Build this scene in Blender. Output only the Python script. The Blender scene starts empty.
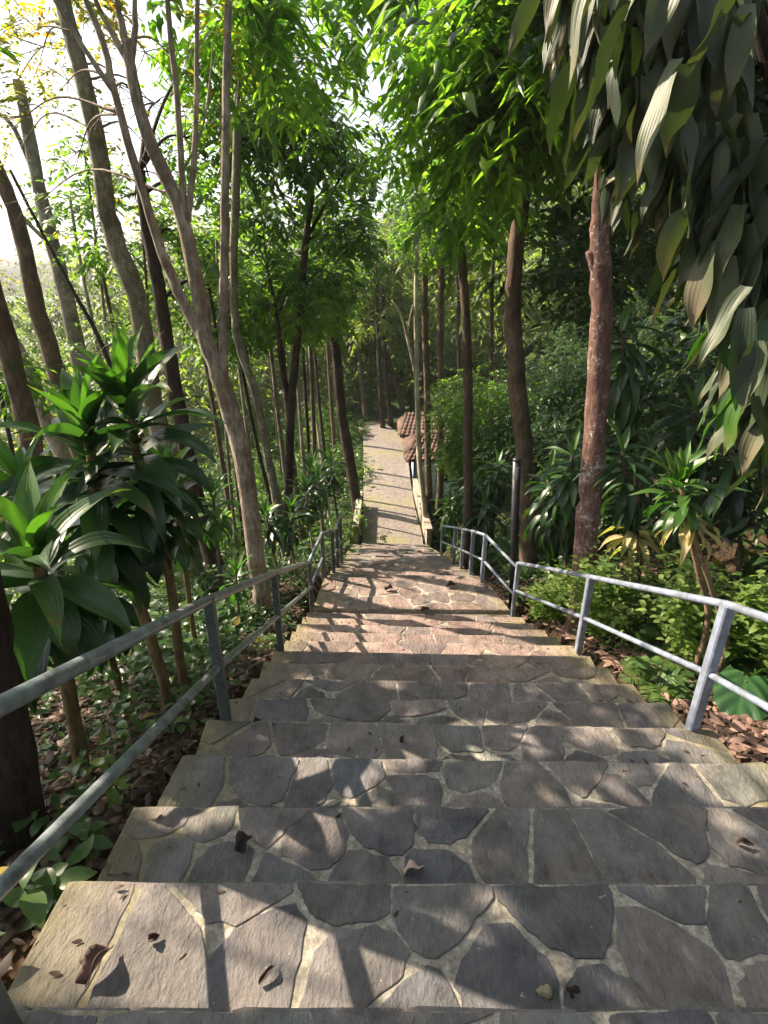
import bpy, math, random
import numpy as np
from mathutils import Vector, noise as mnoise

random.seed(7)
RNG = np.random.default_rng(11)
S = bpy.context.scene
COL = S.collection
PI = math.pi

# ------------------------------------------------------------------ camera
F = 550.0
TH = math.atan(240 / 550)
CT, ST = math.cos(TH), math.sin(TH)
CAM = np.array([0.0, 0.0, 1.5])


def ray(px, py):
    return np.array([0, CT, -ST]) + (px - 384) / F * np.array([1.0, 0, 0]) - (py - 512) / F * np.array([0, ST, CT])


def at(px, py, Y):
    r = ray(px, py)
    return CAM + r * (Y / r[1])


def at_z(px, py, z):
    r = ray(px, py)
    return CAM + r * ((z - 1.5) / r[2])


def depth(p):
    return (p[1] - CAM[1]) * CT - (p[2] - CAM[2]) * ST


# sun: direction from the scene towards the sun
SUN = np.array([-0.70, 0.30, 0.66])
SUN /= np.linalg.norm(SUN)

# ------------------------------------------------------------------ stairs data and terrain
RISE = 0.155
UP_N = [((-42, 1007), (1179, 1007)), ((69, 880), (972, 884)), ((135, 805), (841, 806)), ((183, 755), (769, 763)),
        ((207, 719), (712, 729)), ((230, 697), (667, 702)), ((252, 678), (633, 684)), ((264, 662), (608, 668)),
        ((274, 650.5), (590, 656)), ((286, 640), (573, 645)), ((292, 631.5), (556, 636)), ((298, 623), (545, 630)),
        ((303, 617), (533, 623)), ((307, 612), (523, 617))]
NOS = []
for n, (l, r) in enumerate(UP_N):
    NOS.append((at_z(l[0], l[1], -RISE * n), at_z(r[0], r[1], -RISE * n)))
PATH_Z = -5.0
LAND_Z = -2.12


def stair_z(y):
    return float(np.interp(y, [-50, 0.68, 5.2, 5.6, 6.3, 12.8, 24.0, 34.0, 70.0], [0.3, 0, -2.02, -2.17, -2.17, -5.0, -5.0, -4.8, -5.2]))


def terrain_z(x, y):
    z = stair_z(y)
    if y > 32:
        z += 0.30 * min(y - 32, 50) * min(1.0, max(0.0, (x + 9) / 10))
    k = min(max((y - 11.5) / 2.5, 0), 1)
    xl = -1.0 + 0.15 * k
    xr = 1.78 - 0.5 * k
    nz = 0.10 * mnoise.noise(Vector((x * 0.7, y * 0.7, 3.1))) + 0.035 * mnoise.noise(Vector((x * 3.0, y * 3.0, 1.7)))
    if x < xl:
        d = xl - x
        dz = -0.12 - 0.10 * min(d, 1.8) - 0.42 * max(0, min(d - 1.8, 22.0))
        return z + dz + nz * min(1, 0.25 + d)
    if x > xr:
        d = x - xr
        start = 1.1 + 3.2 * k
        dz = -0.10 + 0.02 * d - 0.65 * k * min(1, d / 0.4) + 0.62 * max(0, min(d - start, 22.0))
        return z + dz + nz * min(1, 0.25 + d)
    return z - 0.30


def ground_hit(px, py, ymax=80):
    r = ray(px, py)
    t = 0.5
    while t < ymax:
        p = CAM + r * t
        if p[2] < terrain_z(p[0], p[1]):
            return p
        t += 0.03
    return CAM + r * ymax


# ------------------------------------------------------------------ material helpers
def new_mat(name):
    m = bpy.data.materials.new(name)
    m.use_nodes = True
    nt = m.node_tree
    for n in list(nt.nodes):
        nt.nodes.remove(n)
    out = nt.nodes.new('ShaderNodeOutputMaterial')
    return m, nt, out


def nd(nt, typ, **kw):
    n = nt.nodes.new(typ)
    for k, v in kw.items():
        if k.startswith('i_'):
            key = k[2:]
            key = int(key) if key.isdigit() else key.replace('_', ' ')
            n.inputs[key].default_value = v
        else:
            setattr(n, k, v)
    return n


def ramp(nt, stops, interp='LINEAR'):
    r = nt.nodes.new('ShaderNodeValToRGB')
    r.color_ramp.interpolation = interp
    el = r.color_ramp.elements
    while len(el) < len(stops):
        el.new(0.5)
    for e, (p, c) in zip(el, stops):
        e.position = p
        e.color = (*c, 1) if len(c) == 3 else c
    return r


def mixrgb(nt, a, b, fac, mode='MIX'):
    m = nt.nodes.new('ShaderNodeMix')
    m.data_type = 'RGBA'
    m.blend_type = mode
    L = nt.links
    for sock, v in ((m.inputs['Factor'], fac), (m.inputs['A'], a), (m.inputs['B'], b)):
        if isinstance(v, bpy.types.NodeSocket):
            L.new(v, sock)
        elif isinstance(v, (int, float)):
            sock.default_value = v
        else:
            sock.default_value = (*v, 1) if len(v) == 3 else v
    return m.outputs['Result']


def leaf_mat(name, dark, light, trans=0.42, rough=0.42, glow=(1.15, 1.35, 0.35), spec=0.35, dry=None, gain_v=2.6):
    """leaf colour varies from leaf to leaf through the 'tint' attribute; light passes through the blade."""
    m, nt, out = new_mat(name)
    L = nt.links
    at_ = nd(nt, 'ShaderNodeAttribute', attribute_name='tint')
    stops = [(0.0, dark), (0.75, light)]
    if dry:
        stops += [(0.92, light), (0.97, dry)]
    rp = ramp(nt, stops)
    L.new(at_.outputs['Fac'], rp.inputs['Fac'])
    tc = nd(nt, 'ShaderNodeTexCoord')
    nz = nd(nt, 'ShaderNodeTexNoise', i_Scale=9.0, i_Detail=3.0)
    L.new(tc.outputs['Object'], nz.inputs['Vector'])
    mr = nd(nt, 'ShaderNodeMapRange', i_1=0.3, i_2=0.7, i_3=0.75, i_4=1.25)
    L.new(nz.outputs['Fac'], mr.inputs['Value'])
    hsv = nd(nt, 'ShaderNodeHueSaturation')
    L.new(rp.outputs['Color'], hsv.inputs['Color'])
    L.new(mr.outputs['Result'], hsv.inputs['Value'])
    bs = nd(nt, 'ShaderNodeBsdfPrincipled', i_Roughness=rough)
    bs.inputs['Specular IOR Level'].default_value = spec
    L.new(hsv.outputs['Color'], bs.inputs['Base Color'])
    tcol = mixrgb(nt, hsv.outputs['Color'], (*glow, 1), 1.0, 'MULTIPLY')
    gain = nd(nt, 'ShaderNodeHueSaturation', i_Value=gain_v)
    L.new(tcol, gain.inputs['Color'])
    tr = nd(nt, 'ShaderNodeBsdfTranslucent')
    L.new(gain.outputs['Color'], tr.inputs['Color'])
    mx = nd(nt, 'ShaderNodeMixShader', i_0=trans)
    L.new(bs.outputs[0], mx.inputs[1])
    L.new(tr.outputs[0], mx.inputs[2])
    L.new(mx.outputs[0], out.inputs['Surface'])
    return m


def strap_mat(name, dark, light, dry, trans=0.28, rough=0.36, dry_at=(0.72, 0.95), spec=0.5):
    """large strap leaf: tint attribute picks the leaf's colour, 'along' runs from base to tip, fine lengthwise ribs."""
    m, nt, out = new_mat(name)
    L = nt.links
    at_ = nd(nt, 'ShaderNodeAttribute', attribute_name='tint')
    al = nd(nt, 'ShaderNodeAttribute', attribute_name='along')
    ac = nd(nt, 'ShaderNodeAttribute', attribute_name='across')
    rp = ramp(nt, [(0.0, dark), (0.8, light)])
    L.new(at_.outputs['Fac'], rp.inputs['Fac'])
    tc = nd(nt, 'ShaderNodeTexCoord')
    nz = nd(nt, 'ShaderNodeTexNoise', i_Scale=11.0, i_Detail=4.0, i_Roughness=0.65)
    L.new(tc.outputs['Object'], nz.inputs['Vector'])
    # worn, dry patches towards the tip of some leaves
    ma = nd(nt, 'ShaderNodeMath', operation='MULTIPLY_ADD', i_1=0.55)
    L.new(al.outputs['Fac'], ma.inputs[0])
    L.new(nz.outputs['Fac'], ma.inputs[2])
    mb = nd(nt, 'ShaderNodeMath', operation='MULTIPLY_ADD', i_1=0.5, i_2=-0.30)
    L.new(at_.outputs['Fac'], mb.inputs[0])
    mc = nd(nt, 'ShaderNodeMath', operation='ADD')
    L.new(ma.outputs[0], mc.inputs[0])
    L.new(mb.outputs[0], mc.inputs[1])
    mr = nd(nt, 'ShaderNodeMapRange', i_1=dry_at[0], i_2=dry_at[1])
    L.new(mc.outputs[0], mr.inputs['Value'])
    col = mixrgb(nt, rp.outputs['Color'], dry, mr.outputs['Result'])
    wv = nd(nt, 'ShaderNodeMath', operation='MULTIPLY', i_1=21.0)
    L.new(ac.outputs['Fac'], wv.inputs[0])
    sn = nd(nt, 'ShaderNodeMath', operation='SINE')
    L.new(wv.outputs[0], sn.inputs[0])
    mr2 = nd(nt, 'ShaderNodeMapRange', i_1=-1.0, i_2=1.0, i_3=0.97, i_4=1.03)
    L.new(sn.outputs[0], mr2.inputs['Value'])
    hsv = nd(nt, 'ShaderNodeHueSaturation')
    L.new(col, hsv.inputs['Color'])
    L.new(mr2.outputs['Result'], hsv.inputs['Value'])
    bump = nd(nt, 'ShaderNodeBump', i_Strength=0.12, i_Distance=0.004)
    L.new(sn.outputs[0], bump.inputs['Height'])
    bs = nd(nt, 'ShaderNodeBsdfPrincipled', i_Roughness=rough)
    bs.inputs['Specular IOR Level'].default_value = spec
    L.new(hsv.outputs['Color'], bs.inputs['Base Color'])
    L.new(bump.outputs[0], bs.inputs['Normal'])
    tcol = mixrgb(nt, hsv.outputs['Color'], (1.7, 2.3, 0.6, 1), 1.0, 'MULTIPLY')
    tr = nd(nt, 'ShaderNodeBsdfTranslucent')
    L.new(tcol, tr.inputs['Color'])
    mx = nd(nt, 'ShaderNodeMixShader', i_0=trans)
    L.new(bs.outputs[0], mx.inputs[1])
    L.new(tr.outputs[0], mx.inputs[2])
    L.new(mx.outputs[0], out.inputs['Surface'])
    return m


def bark_mat(name, a, b, speck=None, scale=6.0, stretch=0.18, bump=0.5, moss=None, patch=0.0):
    m, nt, out = new_mat(name)
    L = nt.links
    tc = nd(nt, 'ShaderNodeTexCoord')
    mp = nd(nt, 'ShaderNodeMapping')
    mp.inputs['Scale'].default_value = (1, 1, stretch)
    L.new(tc.outputs['Object'], mp.inputs['Vector'])
    n1 = nd(nt, 'ShaderNodeTexNoise', i_Scale=scale * 6, i_Detail=8.0, i_Roughness=0.68)
    L.new(mp.outputs[0], n1.inputs['Vector'])
    rp = ramp(nt, [(0.32, a), (0.66, b)])
    L.new(n1.outputs['Fac'], rp.inputs['Fac'])
    col = rp.outputs['Color']
    n2 = nd(nt, 'ShaderNodeTexNoise', i_Scale=scale * 0.7, i_Detail=4.0)
    L.new(tc.outputs['Object'], n2.inputs['Vector'])
    mr = nd(nt, 'ShaderNodeMapRange', i_1=0.35, i_2=0.68, i_3=0.62, i_4=1.25)
    L.new(n2.outputs['Fac'], mr.inputs['Value'])
    h = nd(nt, 'ShaderNodeHueSaturation')
    L.new(col, h.inputs['Color'])
    L.new(mr.outputs['Result'], h.inputs['Value'])
    col = h.outputs['Color']
    if moss:
        n4 = nd(nt, 'ShaderNodeTexNoise', i_Scale=scale * 0.55, i_Detail=6.0, i_Roughness=0.7)
        L.new(tc.outputs['Object'], n4.inputs['Vector'])
        r4 = ramp(nt, [(0.50, (0, 0, 0)), (0.66, (1, 1, 1))])
        L.new(n4.outputs['Fac'], r4.inputs['Fac'])
        col = mixrgb(nt, col, moss, r4.outputs['Color'])
    if speck:
        n3 = nd(nt, 'ShaderNodeTexNoise', i_Scale=scale * 4.5, i_Detail=6.0, i_Roughness=0.75)
        L.new(tc.outputs['Object'], n3.inputs['Vector'])
        r3 = ramp(nt, [(0.585, (0, 0, 0)), (0.65, (1, 1, 1))])
        av = nd(nt, 'ShaderNodeMath', operation='MULTIPLY_ADD', i_1=0.45)
        L.new(n2.outputs['Fac'], av.inputs[0])
        sb = nd(nt, 'ShaderNodeMath', operation='SUBTRACT', i_1=0.22)
        L.new(n3.outputs['Fac'], sb.inputs[0])
        L.new(sb.outputs[0], av.inputs[2])
        L.new(av.outputs[0], r3.inputs['Fac'])
        col = mixrgb(nt, col, speck, r3.outputs['Color'])
    bp = nd(nt, 'ShaderNodeBump', i_Strength=bump, i_Distance=0.03)
    L.new(n1.outputs['Fac'], bp.inputs['Height'])
    bs = nd(nt, 'ShaderNodeBsdfPrincipled', i_Roughness=0.88)
    bs.inputs['Specular IOR Level'].default_value = 0.2
    L.new(col, bs.inputs['Base Color'])
    L.new(bp.outputs[0], bs.inputs['Normal'])
    L.new(bs.outputs[0], out.inputs['Surface'])
    return m


def plain_mat(name, col, rough=0.6, metal=0.0, var=0.15, scale=12.0, bump=0.0, col2=None):
    m, nt, out = new_mat(name)
    L = nt.links
    tc = nd(nt, 'ShaderNodeTexCoord')
    nz = nd(nt, 'ShaderNodeTexNoise', i_Scale=scale, i_Detail=6.0, i_Roughness=0.65)
    L.new(tc.outputs['Object'], nz.inputs['Vector'])
    c2 = col2 or tuple(min(1, c * (1 - 2 * var)) for c in col)
    rp = ramp(nt, [(0.35, c2), (0.62, col)])
    L.new(nz.outputs['Fac'], rp.inputs['Fac'])
    bs = nd(nt, 'ShaderNodeBsdfPrincipled', i_Roughness=rough, i_Metallic=metal)
    L.new(rp.outputs['Color'], bs.inputs['Base Color'])
    if bump:
        bp = nd(nt, 'ShaderNodeBump', i_Strength=bump, i_Distance=0.01)
        L.new(nz.outputs['Fac'], bp.inputs['Height'])
        L.new(bp.outputs[0], bs.inputs['Normal'])
    L.new(bs.outputs[0], out.inputs['Surface'])
    return m


def stone_mat():
    """slate: per-stone hue from the 'hue' colour attribute, cleft lamination, stains, algae by the stair's edges."""
    m, nt, out = new_mat('slate_stone')
    L = nt.links
    at_ = nd(nt, 'ShaderNodeAttribute', attribute_name='hue')
    ed = nd(nt, 'ShaderNodeAttribute', attribute_name='edge')
    tc = nd(nt, 'ShaderNodeTexCoord')
    mp = nd(nt, 'ShaderNodeMapping')
    mp.inputs['Scale'].default_value = (1.0, 0.5, 1.0)
    mp.inputs['Rotation'].default_value = (0, 0, -0.5)
    L.new(tc.outputs['Object'], mp.inputs['Vector'])
    n1 = nd(nt, 'ShaderNodeTexNoise', i_Scale=62.0, i_Detail=9.0, i_Roughness=0.7, i_Distortion=0.3)
    L.new(mp.outputs[0], n1.inputs['Vector'])
    n2 = nd(nt, 'ShaderNodeTexNoise', i_Scale=7.0, i_Detail=6.0, i_Roughness=0.62)
    L.new(tc.outputs['Object'], n2.inputs['Vector'])
    n5 = nd(nt, 'ShaderNodeTexNoise', i_Scale=180.0, i_Detail=3.0, i_Roughness=0.7)
    L.new(tc.outputs['Object'], n5.inputs['Vector'])
    mr = nd(nt, 'ShaderNodeMapRange', i_1=0.3, i_2=0.72, i_3=0.55, i_4=1.45)
    L.new(n2.outputs['Fac'], mr.inputs['Value'])
    mr1 = nd(nt, 'ShaderNodeMapRange', i_1=0.3, i_2=0.7, i_3=0.80, i_4=1.2)
    L.new(n1.outputs['Fac'], mr1.inputs['Value'])
    mm = nd(nt, 'ShaderNodeMath', operation='MULTIPLY')
    L.new(mr.outputs[0], mm.inputs[0])
    L.new(mr1.outputs[0], mm.inputs[1])
    h = nd(nt, 'ShaderNodeHueSaturation')
    L.new(at_.outputs['Color'], h.inputs['Color'])
    L.new(mm.outputs[0], h.inputs['Value'])
    # rusty / violet mineral bloom
    n3 = nd(nt, 'ShaderNodeTexNoise', i_Scale=4.2, i_Detail=5.0)
    L.new(tc.outputs['Object'], n3.inputs['Vector'])
    r3 = ramp(nt, [(0.52, (0, 0, 0)), (0.72, (0.55, 0.55, 0.55))])
    L.new(n3.outputs['Fac'], r3.inputs['Fac'])
    col = mixrgb(nt, h.outputs['Color'], (0.245, 0.21, 0.175), r3.outputs['Color'])
    # pale specks
    n6 = nd(nt, 'ShaderNodeTexNoise', i_Scale=46.0, i_Detail=4.0, i_Roughness=0.6)
    L.new(tc.outputs['Object'], n6.inputs['Vector'])
    r6 = ramp(nt, [(0.69, (0, 0, 0)), (0.73, (0.8, 0.8, 0.8))])
    L.new(n6.outputs['Fac'], r6.inputs['Fac'])
    col = mixrgb(nt, col, (0.42, 0.41, 0.37), r6.outputs['Color'])
    # algae towards the stair's sides
    n4 = nd(nt, 'ShaderNodeTexNoise', i_Scale=5.0, i_Detail=6.0, i_Roughness=0.65)
    L.new(tc.outputs['Object'], n4.inputs['Vector'])
    ad = nd(nt, 'ShaderNodeMath', operation='ADD')
    L.new(ed.outputs['Fac'], ad.inputs[0])
    L.new(n4.outputs['Fac'], ad.inputs[1])
    r4 = nd(nt, 'ShaderNodeMapRange', i_1=0.95, i_2=1.6, i_3=0.0, i_4=0.7)
    L.new(ad.outputs[0], r4.inputs['Value'])
    col = mixrgb(nt, col, (0.20, 0.18, 0.075), r4.outputs['Result'])
    n8 = nd(nt, 'ShaderNodeTexNoise', i_Scale=15.0, i_Detail=7.0, i_Roughness=0.6, i_Distortion=0.6)
    L.new(mp.outputs[0], n8.inputs['Vector'])
    b0 = nd(nt, 'ShaderNodeBump', i_Strength=0.8, i_Distance=0.028)
    L.new(n8.outputs['Fac'], b0.inputs['Height'])
    b1 = nd(nt, 'ShaderNodeBump', i_Strength=0.9, i_Distance=0.014)
    L.new(n1.outputs['Fac'], b1.inputs['Height'])
    L.new(b0.outputs[0], b1.inputs['Normal'])
    b2 = nd(nt, 'ShaderNodeBump', i_Strength=0.35, i_Distance=0.004)
    L.new(n5.outputs['Fac'], b2.inputs['Height'])
    L.new(b1.outputs[0], b2.inputs['Normal'])
    bs = nd(nt, 'ShaderNodeBsdfPrincipled', i_Roughness=0.72)
    bs.inputs['Specular IOR Level'].default_value = 0.35
    L.new(col, bs.inputs['Base Color'])
    L.new(b2.outputs[0], bs.inputs['Normal'])
    L.new(bs.outputs[0], out.inputs['Surface'])
    return m


def mortar_mat():
    m, nt, out = new_mat('cement_mortar')
    L = nt.links
    ed = nd(nt, 'ShaderNodeAttribute', attribute_name='edge')
    tc = nd(nt, 'ShaderNodeTexCoord')
    n1 = nd(nt, 'ShaderNodeTexNoise', i_Scale=38.0, i_Detail=8.0, i_Roughness=0.75)
    L.new(tc.outputs['Object'], n1.inputs['Vector'])
    rp = ramp(nt, [(0.30, (0.12, 0.11, 0.085)), (0.50, (0.31, 0.29, 0.235)), (0.70, (0.58, 0.55, 0.48))])
    L.new(n1.outputs['Fac'], rp.inputs['Fac'])
    n4 = nd(nt, 'ShaderNodeTexNoise', i_Scale=3.5, i_Detail=6.0, i_Roughness=0.65)
    L.new(tc.outputs['Object'], n4.inputs['Vector'])
    ad = nd(nt, 'ShaderNodeMath', operation='ADD')
    L.new(ed.outputs['Fac'], ad.inputs[0])
    L.new(n4.outputs['Fac'], ad.inputs[1])
    r4 = nd(nt, 'ShaderNodeMapRange', i_1=0.45, i_2=1.2, i_3=0.0, i_4=0.75)
    L.new(ad.outputs[0], r4.inputs['Value'])
    col = mixrgb(nt, rp.outputs['Color'], (0.20, 0.18, 0.085), r4.outputs['Result'])
    bp = nd(nt, 'ShaderNodeBump', i_Strength=0.9, i_Distance=0.012)
    L.new(n1.outputs['Fac'], bp.inputs['Height'])
    bs = nd(nt, 'ShaderNodeBsdfPrincipled', i_Roughness=0.93)
    bs.inputs['Specular IOR Level'].default_value = 0.15
    L.new(col, bs.inputs['Base Color'])
    L.new(bp.outputs[0], bs.inputs['Normal'])
    L.new(bs.outputs[0], out.inputs['Surface'])
    return m


def soil_mat():
    m, nt, out = new_mat('forest_soil')
    L = nt.links
    tc = nd(nt, 'ShaderNodeTexCoord')
    n1 = nd(nt, 'ShaderNodeTexNoise', i_Scale=3.0, i_Detail=10.0, i_Roughness=0.7)
    L.new(tc.outputs['Object'], n1.inputs['Vector'])
    rp = ramp(nt, [(0.30, (0.022, 0.016, 0.011)), (0.5, (0.055, 0.038, 0.024)), (0.64, (0.10, 0.066, 0.042)), (0.75, (0.060, 0.070, 0.022))])
    L.new(n1.outputs['Fac'], rp.inputs['Fac'])
    n2 = nd(nt, 'ShaderNodeTexVoronoi', i_Scale=26.0, i_Randomness=1.0)
    L.new(tc.outputs['Object'], n2.inputs['Vector'])
    hs = nd(nt, 'ShaderNodeMapRange', i_1=0.0, i_2=0.6, i_3=1.3, i_4=0.6)
    L.new(n2.outputs['Distance'], hs.inputs['Value'])
    h = nd(nt, 'ShaderNodeHueSaturation')
    L.new(rp.outputs['Color'], h.inputs['Color'])
    L.new(hs.outputs[0], h.inputs['Value'])
    bp = nd(nt, 'ShaderNodeBump', i_Strength=0.8, i_Distance=0.05)
    L.new(n2.outputs['Distance'], bp.inputs['Height'])
    bs = nd(nt, 'ShaderNodeBsdfPrincipled', i_Roughness=0.95)
    bs.inputs['Specular IOR Level'].default_value = 0.1
    vl = nd(nt, 'ShaderNodeVectorMath', operation='LENGTH')
    L.new(tc.outputs['Object'], vl.inputs[0])
    far = nd(nt, 'ShaderNodeMapRange', i_1=9.0, i_2=22.0)
    L.new(vl.outputs['Value'], far.inputs['Value'])
    n7 = nd(nt, 'ShaderNodeTexNoise', i_Scale=0.35, i_Detail=8.0, i_Roughness=0.75)
    L.new(tc.outputs['Object'], n7.inputs['Vector'])
    r7 = ramp(nt, [(0.35, (0.022, 0.040, 0.014)), (0.6, (0.060, 0.092, 0.028)), (0.75, (0.10, 0.115, 0.04))])
    L.new(n7.outputs['Fac'], r7.inputs['Fac'])
    gcol = mixrgb(nt, h.outputs['Color'], r7.outputs['Color'], far.outputs['Result'])
    L.new(gcol, bs.inputs['Base Color'])
    L.new(bp.outputs[0], bs.inputs['Normal'])
    L.new(bs.outputs[0], out.inputs['Surface'])
    return m


def cobble_mat():
    """the lower path: small rough stones set in cement, sandy patches and moss."""
    m, nt, out = new_mat('cobbled_path')
    L = nt.links
    tc = nd(nt, 'ShaderNodeTexCoord')
    v = nd(nt, 'ShaderNodeTexVoronoi', i_Scale=12.0, i_Randomness=0.9)
    v.feature = 'DISTANCE_TO_EDGE'
    L.new(tc.outputs['Object'], v.inputs['Vector'])
    vc = nd(nt, 'ShaderNodeTexVoronoi', i_Scale=12.0, i_Randomness=0.9)
    L.new(tc.outputs['Object'], vc.inputs['Vector'])
    rp = ramp(nt, [(0.0, (0.10, 0.09, 0.08)), (1.0, (0.20, 0.165, 0.15))])
    sp = nd(nt, 'ShaderNodeSeparateColor')
    L.new(vc.outputs['Color'], sp.inputs[0])
    L.new(sp.outputs[0], rp.inputs['Fac'])
    e = ramp(nt, [(0.03, (0, 0, 0)), (0.09, (1, 1, 1))])
    L.new(v.outputs['Distance'], e.inputs['Fac'])
    col = mixrgb(nt, (0.22, 0.19, 0.16), rp.outputs['Color'], e.outputs['Color'])
    n = nd(nt, 'ShaderNodeTexNoise', i_Scale=0.8, i_Detail=6.0)
    L.new(tc.outputs['Object'], n.inputs['Vector'])
    r2 = ramp(nt, [(0.5, (0, 0, 0)), (0.68, (0.7, 0.7, 0.7))])
    L.new(n.outputs['Fac'], r2.inputs['Fac'])
    col = mixrgb(nt, col, (0.20, 0.19, 0.07), r2.outputs['Color'])
    bp = nd(nt, 'ShaderNodeBump', i_Strength=0.6, i_Distance=0.02)
    L.new(e.outputs['Color'], bp.inputs['Height'])
    bs = nd(nt, 'ShaderNodeBsdfPrincipled', i_Roughness=0.85)
    L.new(col, bs.inputs['Base Color'])
    L.new(bp.outputs[0], bs.inputs['Normal'])
    L.new(bs.outputs[0], out.inputs['Surface'])
    return m


def tile_mat():
    m, nt, out = new_mat('clay_roof_tiles')
    L = nt.links
    tc = nd(nt, 'ShaderNodeTexCoord')
    n = nd(nt, 'ShaderNodeTexNoise', i_Scale=4.0, i_Detail=7.0, i_Roughness=0.7)
    L.new(tc.outputs['Object'], n.inputs['Vector'])
    rp = ramp(nt, [(0.34, (0.035, 0.032, 0.020)), (0.5, (0.105, 0.06, 0.042)), (0.62, (0.17, 0.09, 0.066)), (0.75, (0.20, 0.15, 0.115))])
    L.new(n.outputs['Fac'], rp.inputs['Fac'])
    bs = nd(nt, 'ShaderNodeBsdfPrincipled', i_Roughness=0.85)
    L.new(rp.outputs['Color'], bs.inputs['Base Color'])
    L.new(bs.outputs[0], out.inputs['Surface'])
    return m


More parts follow.
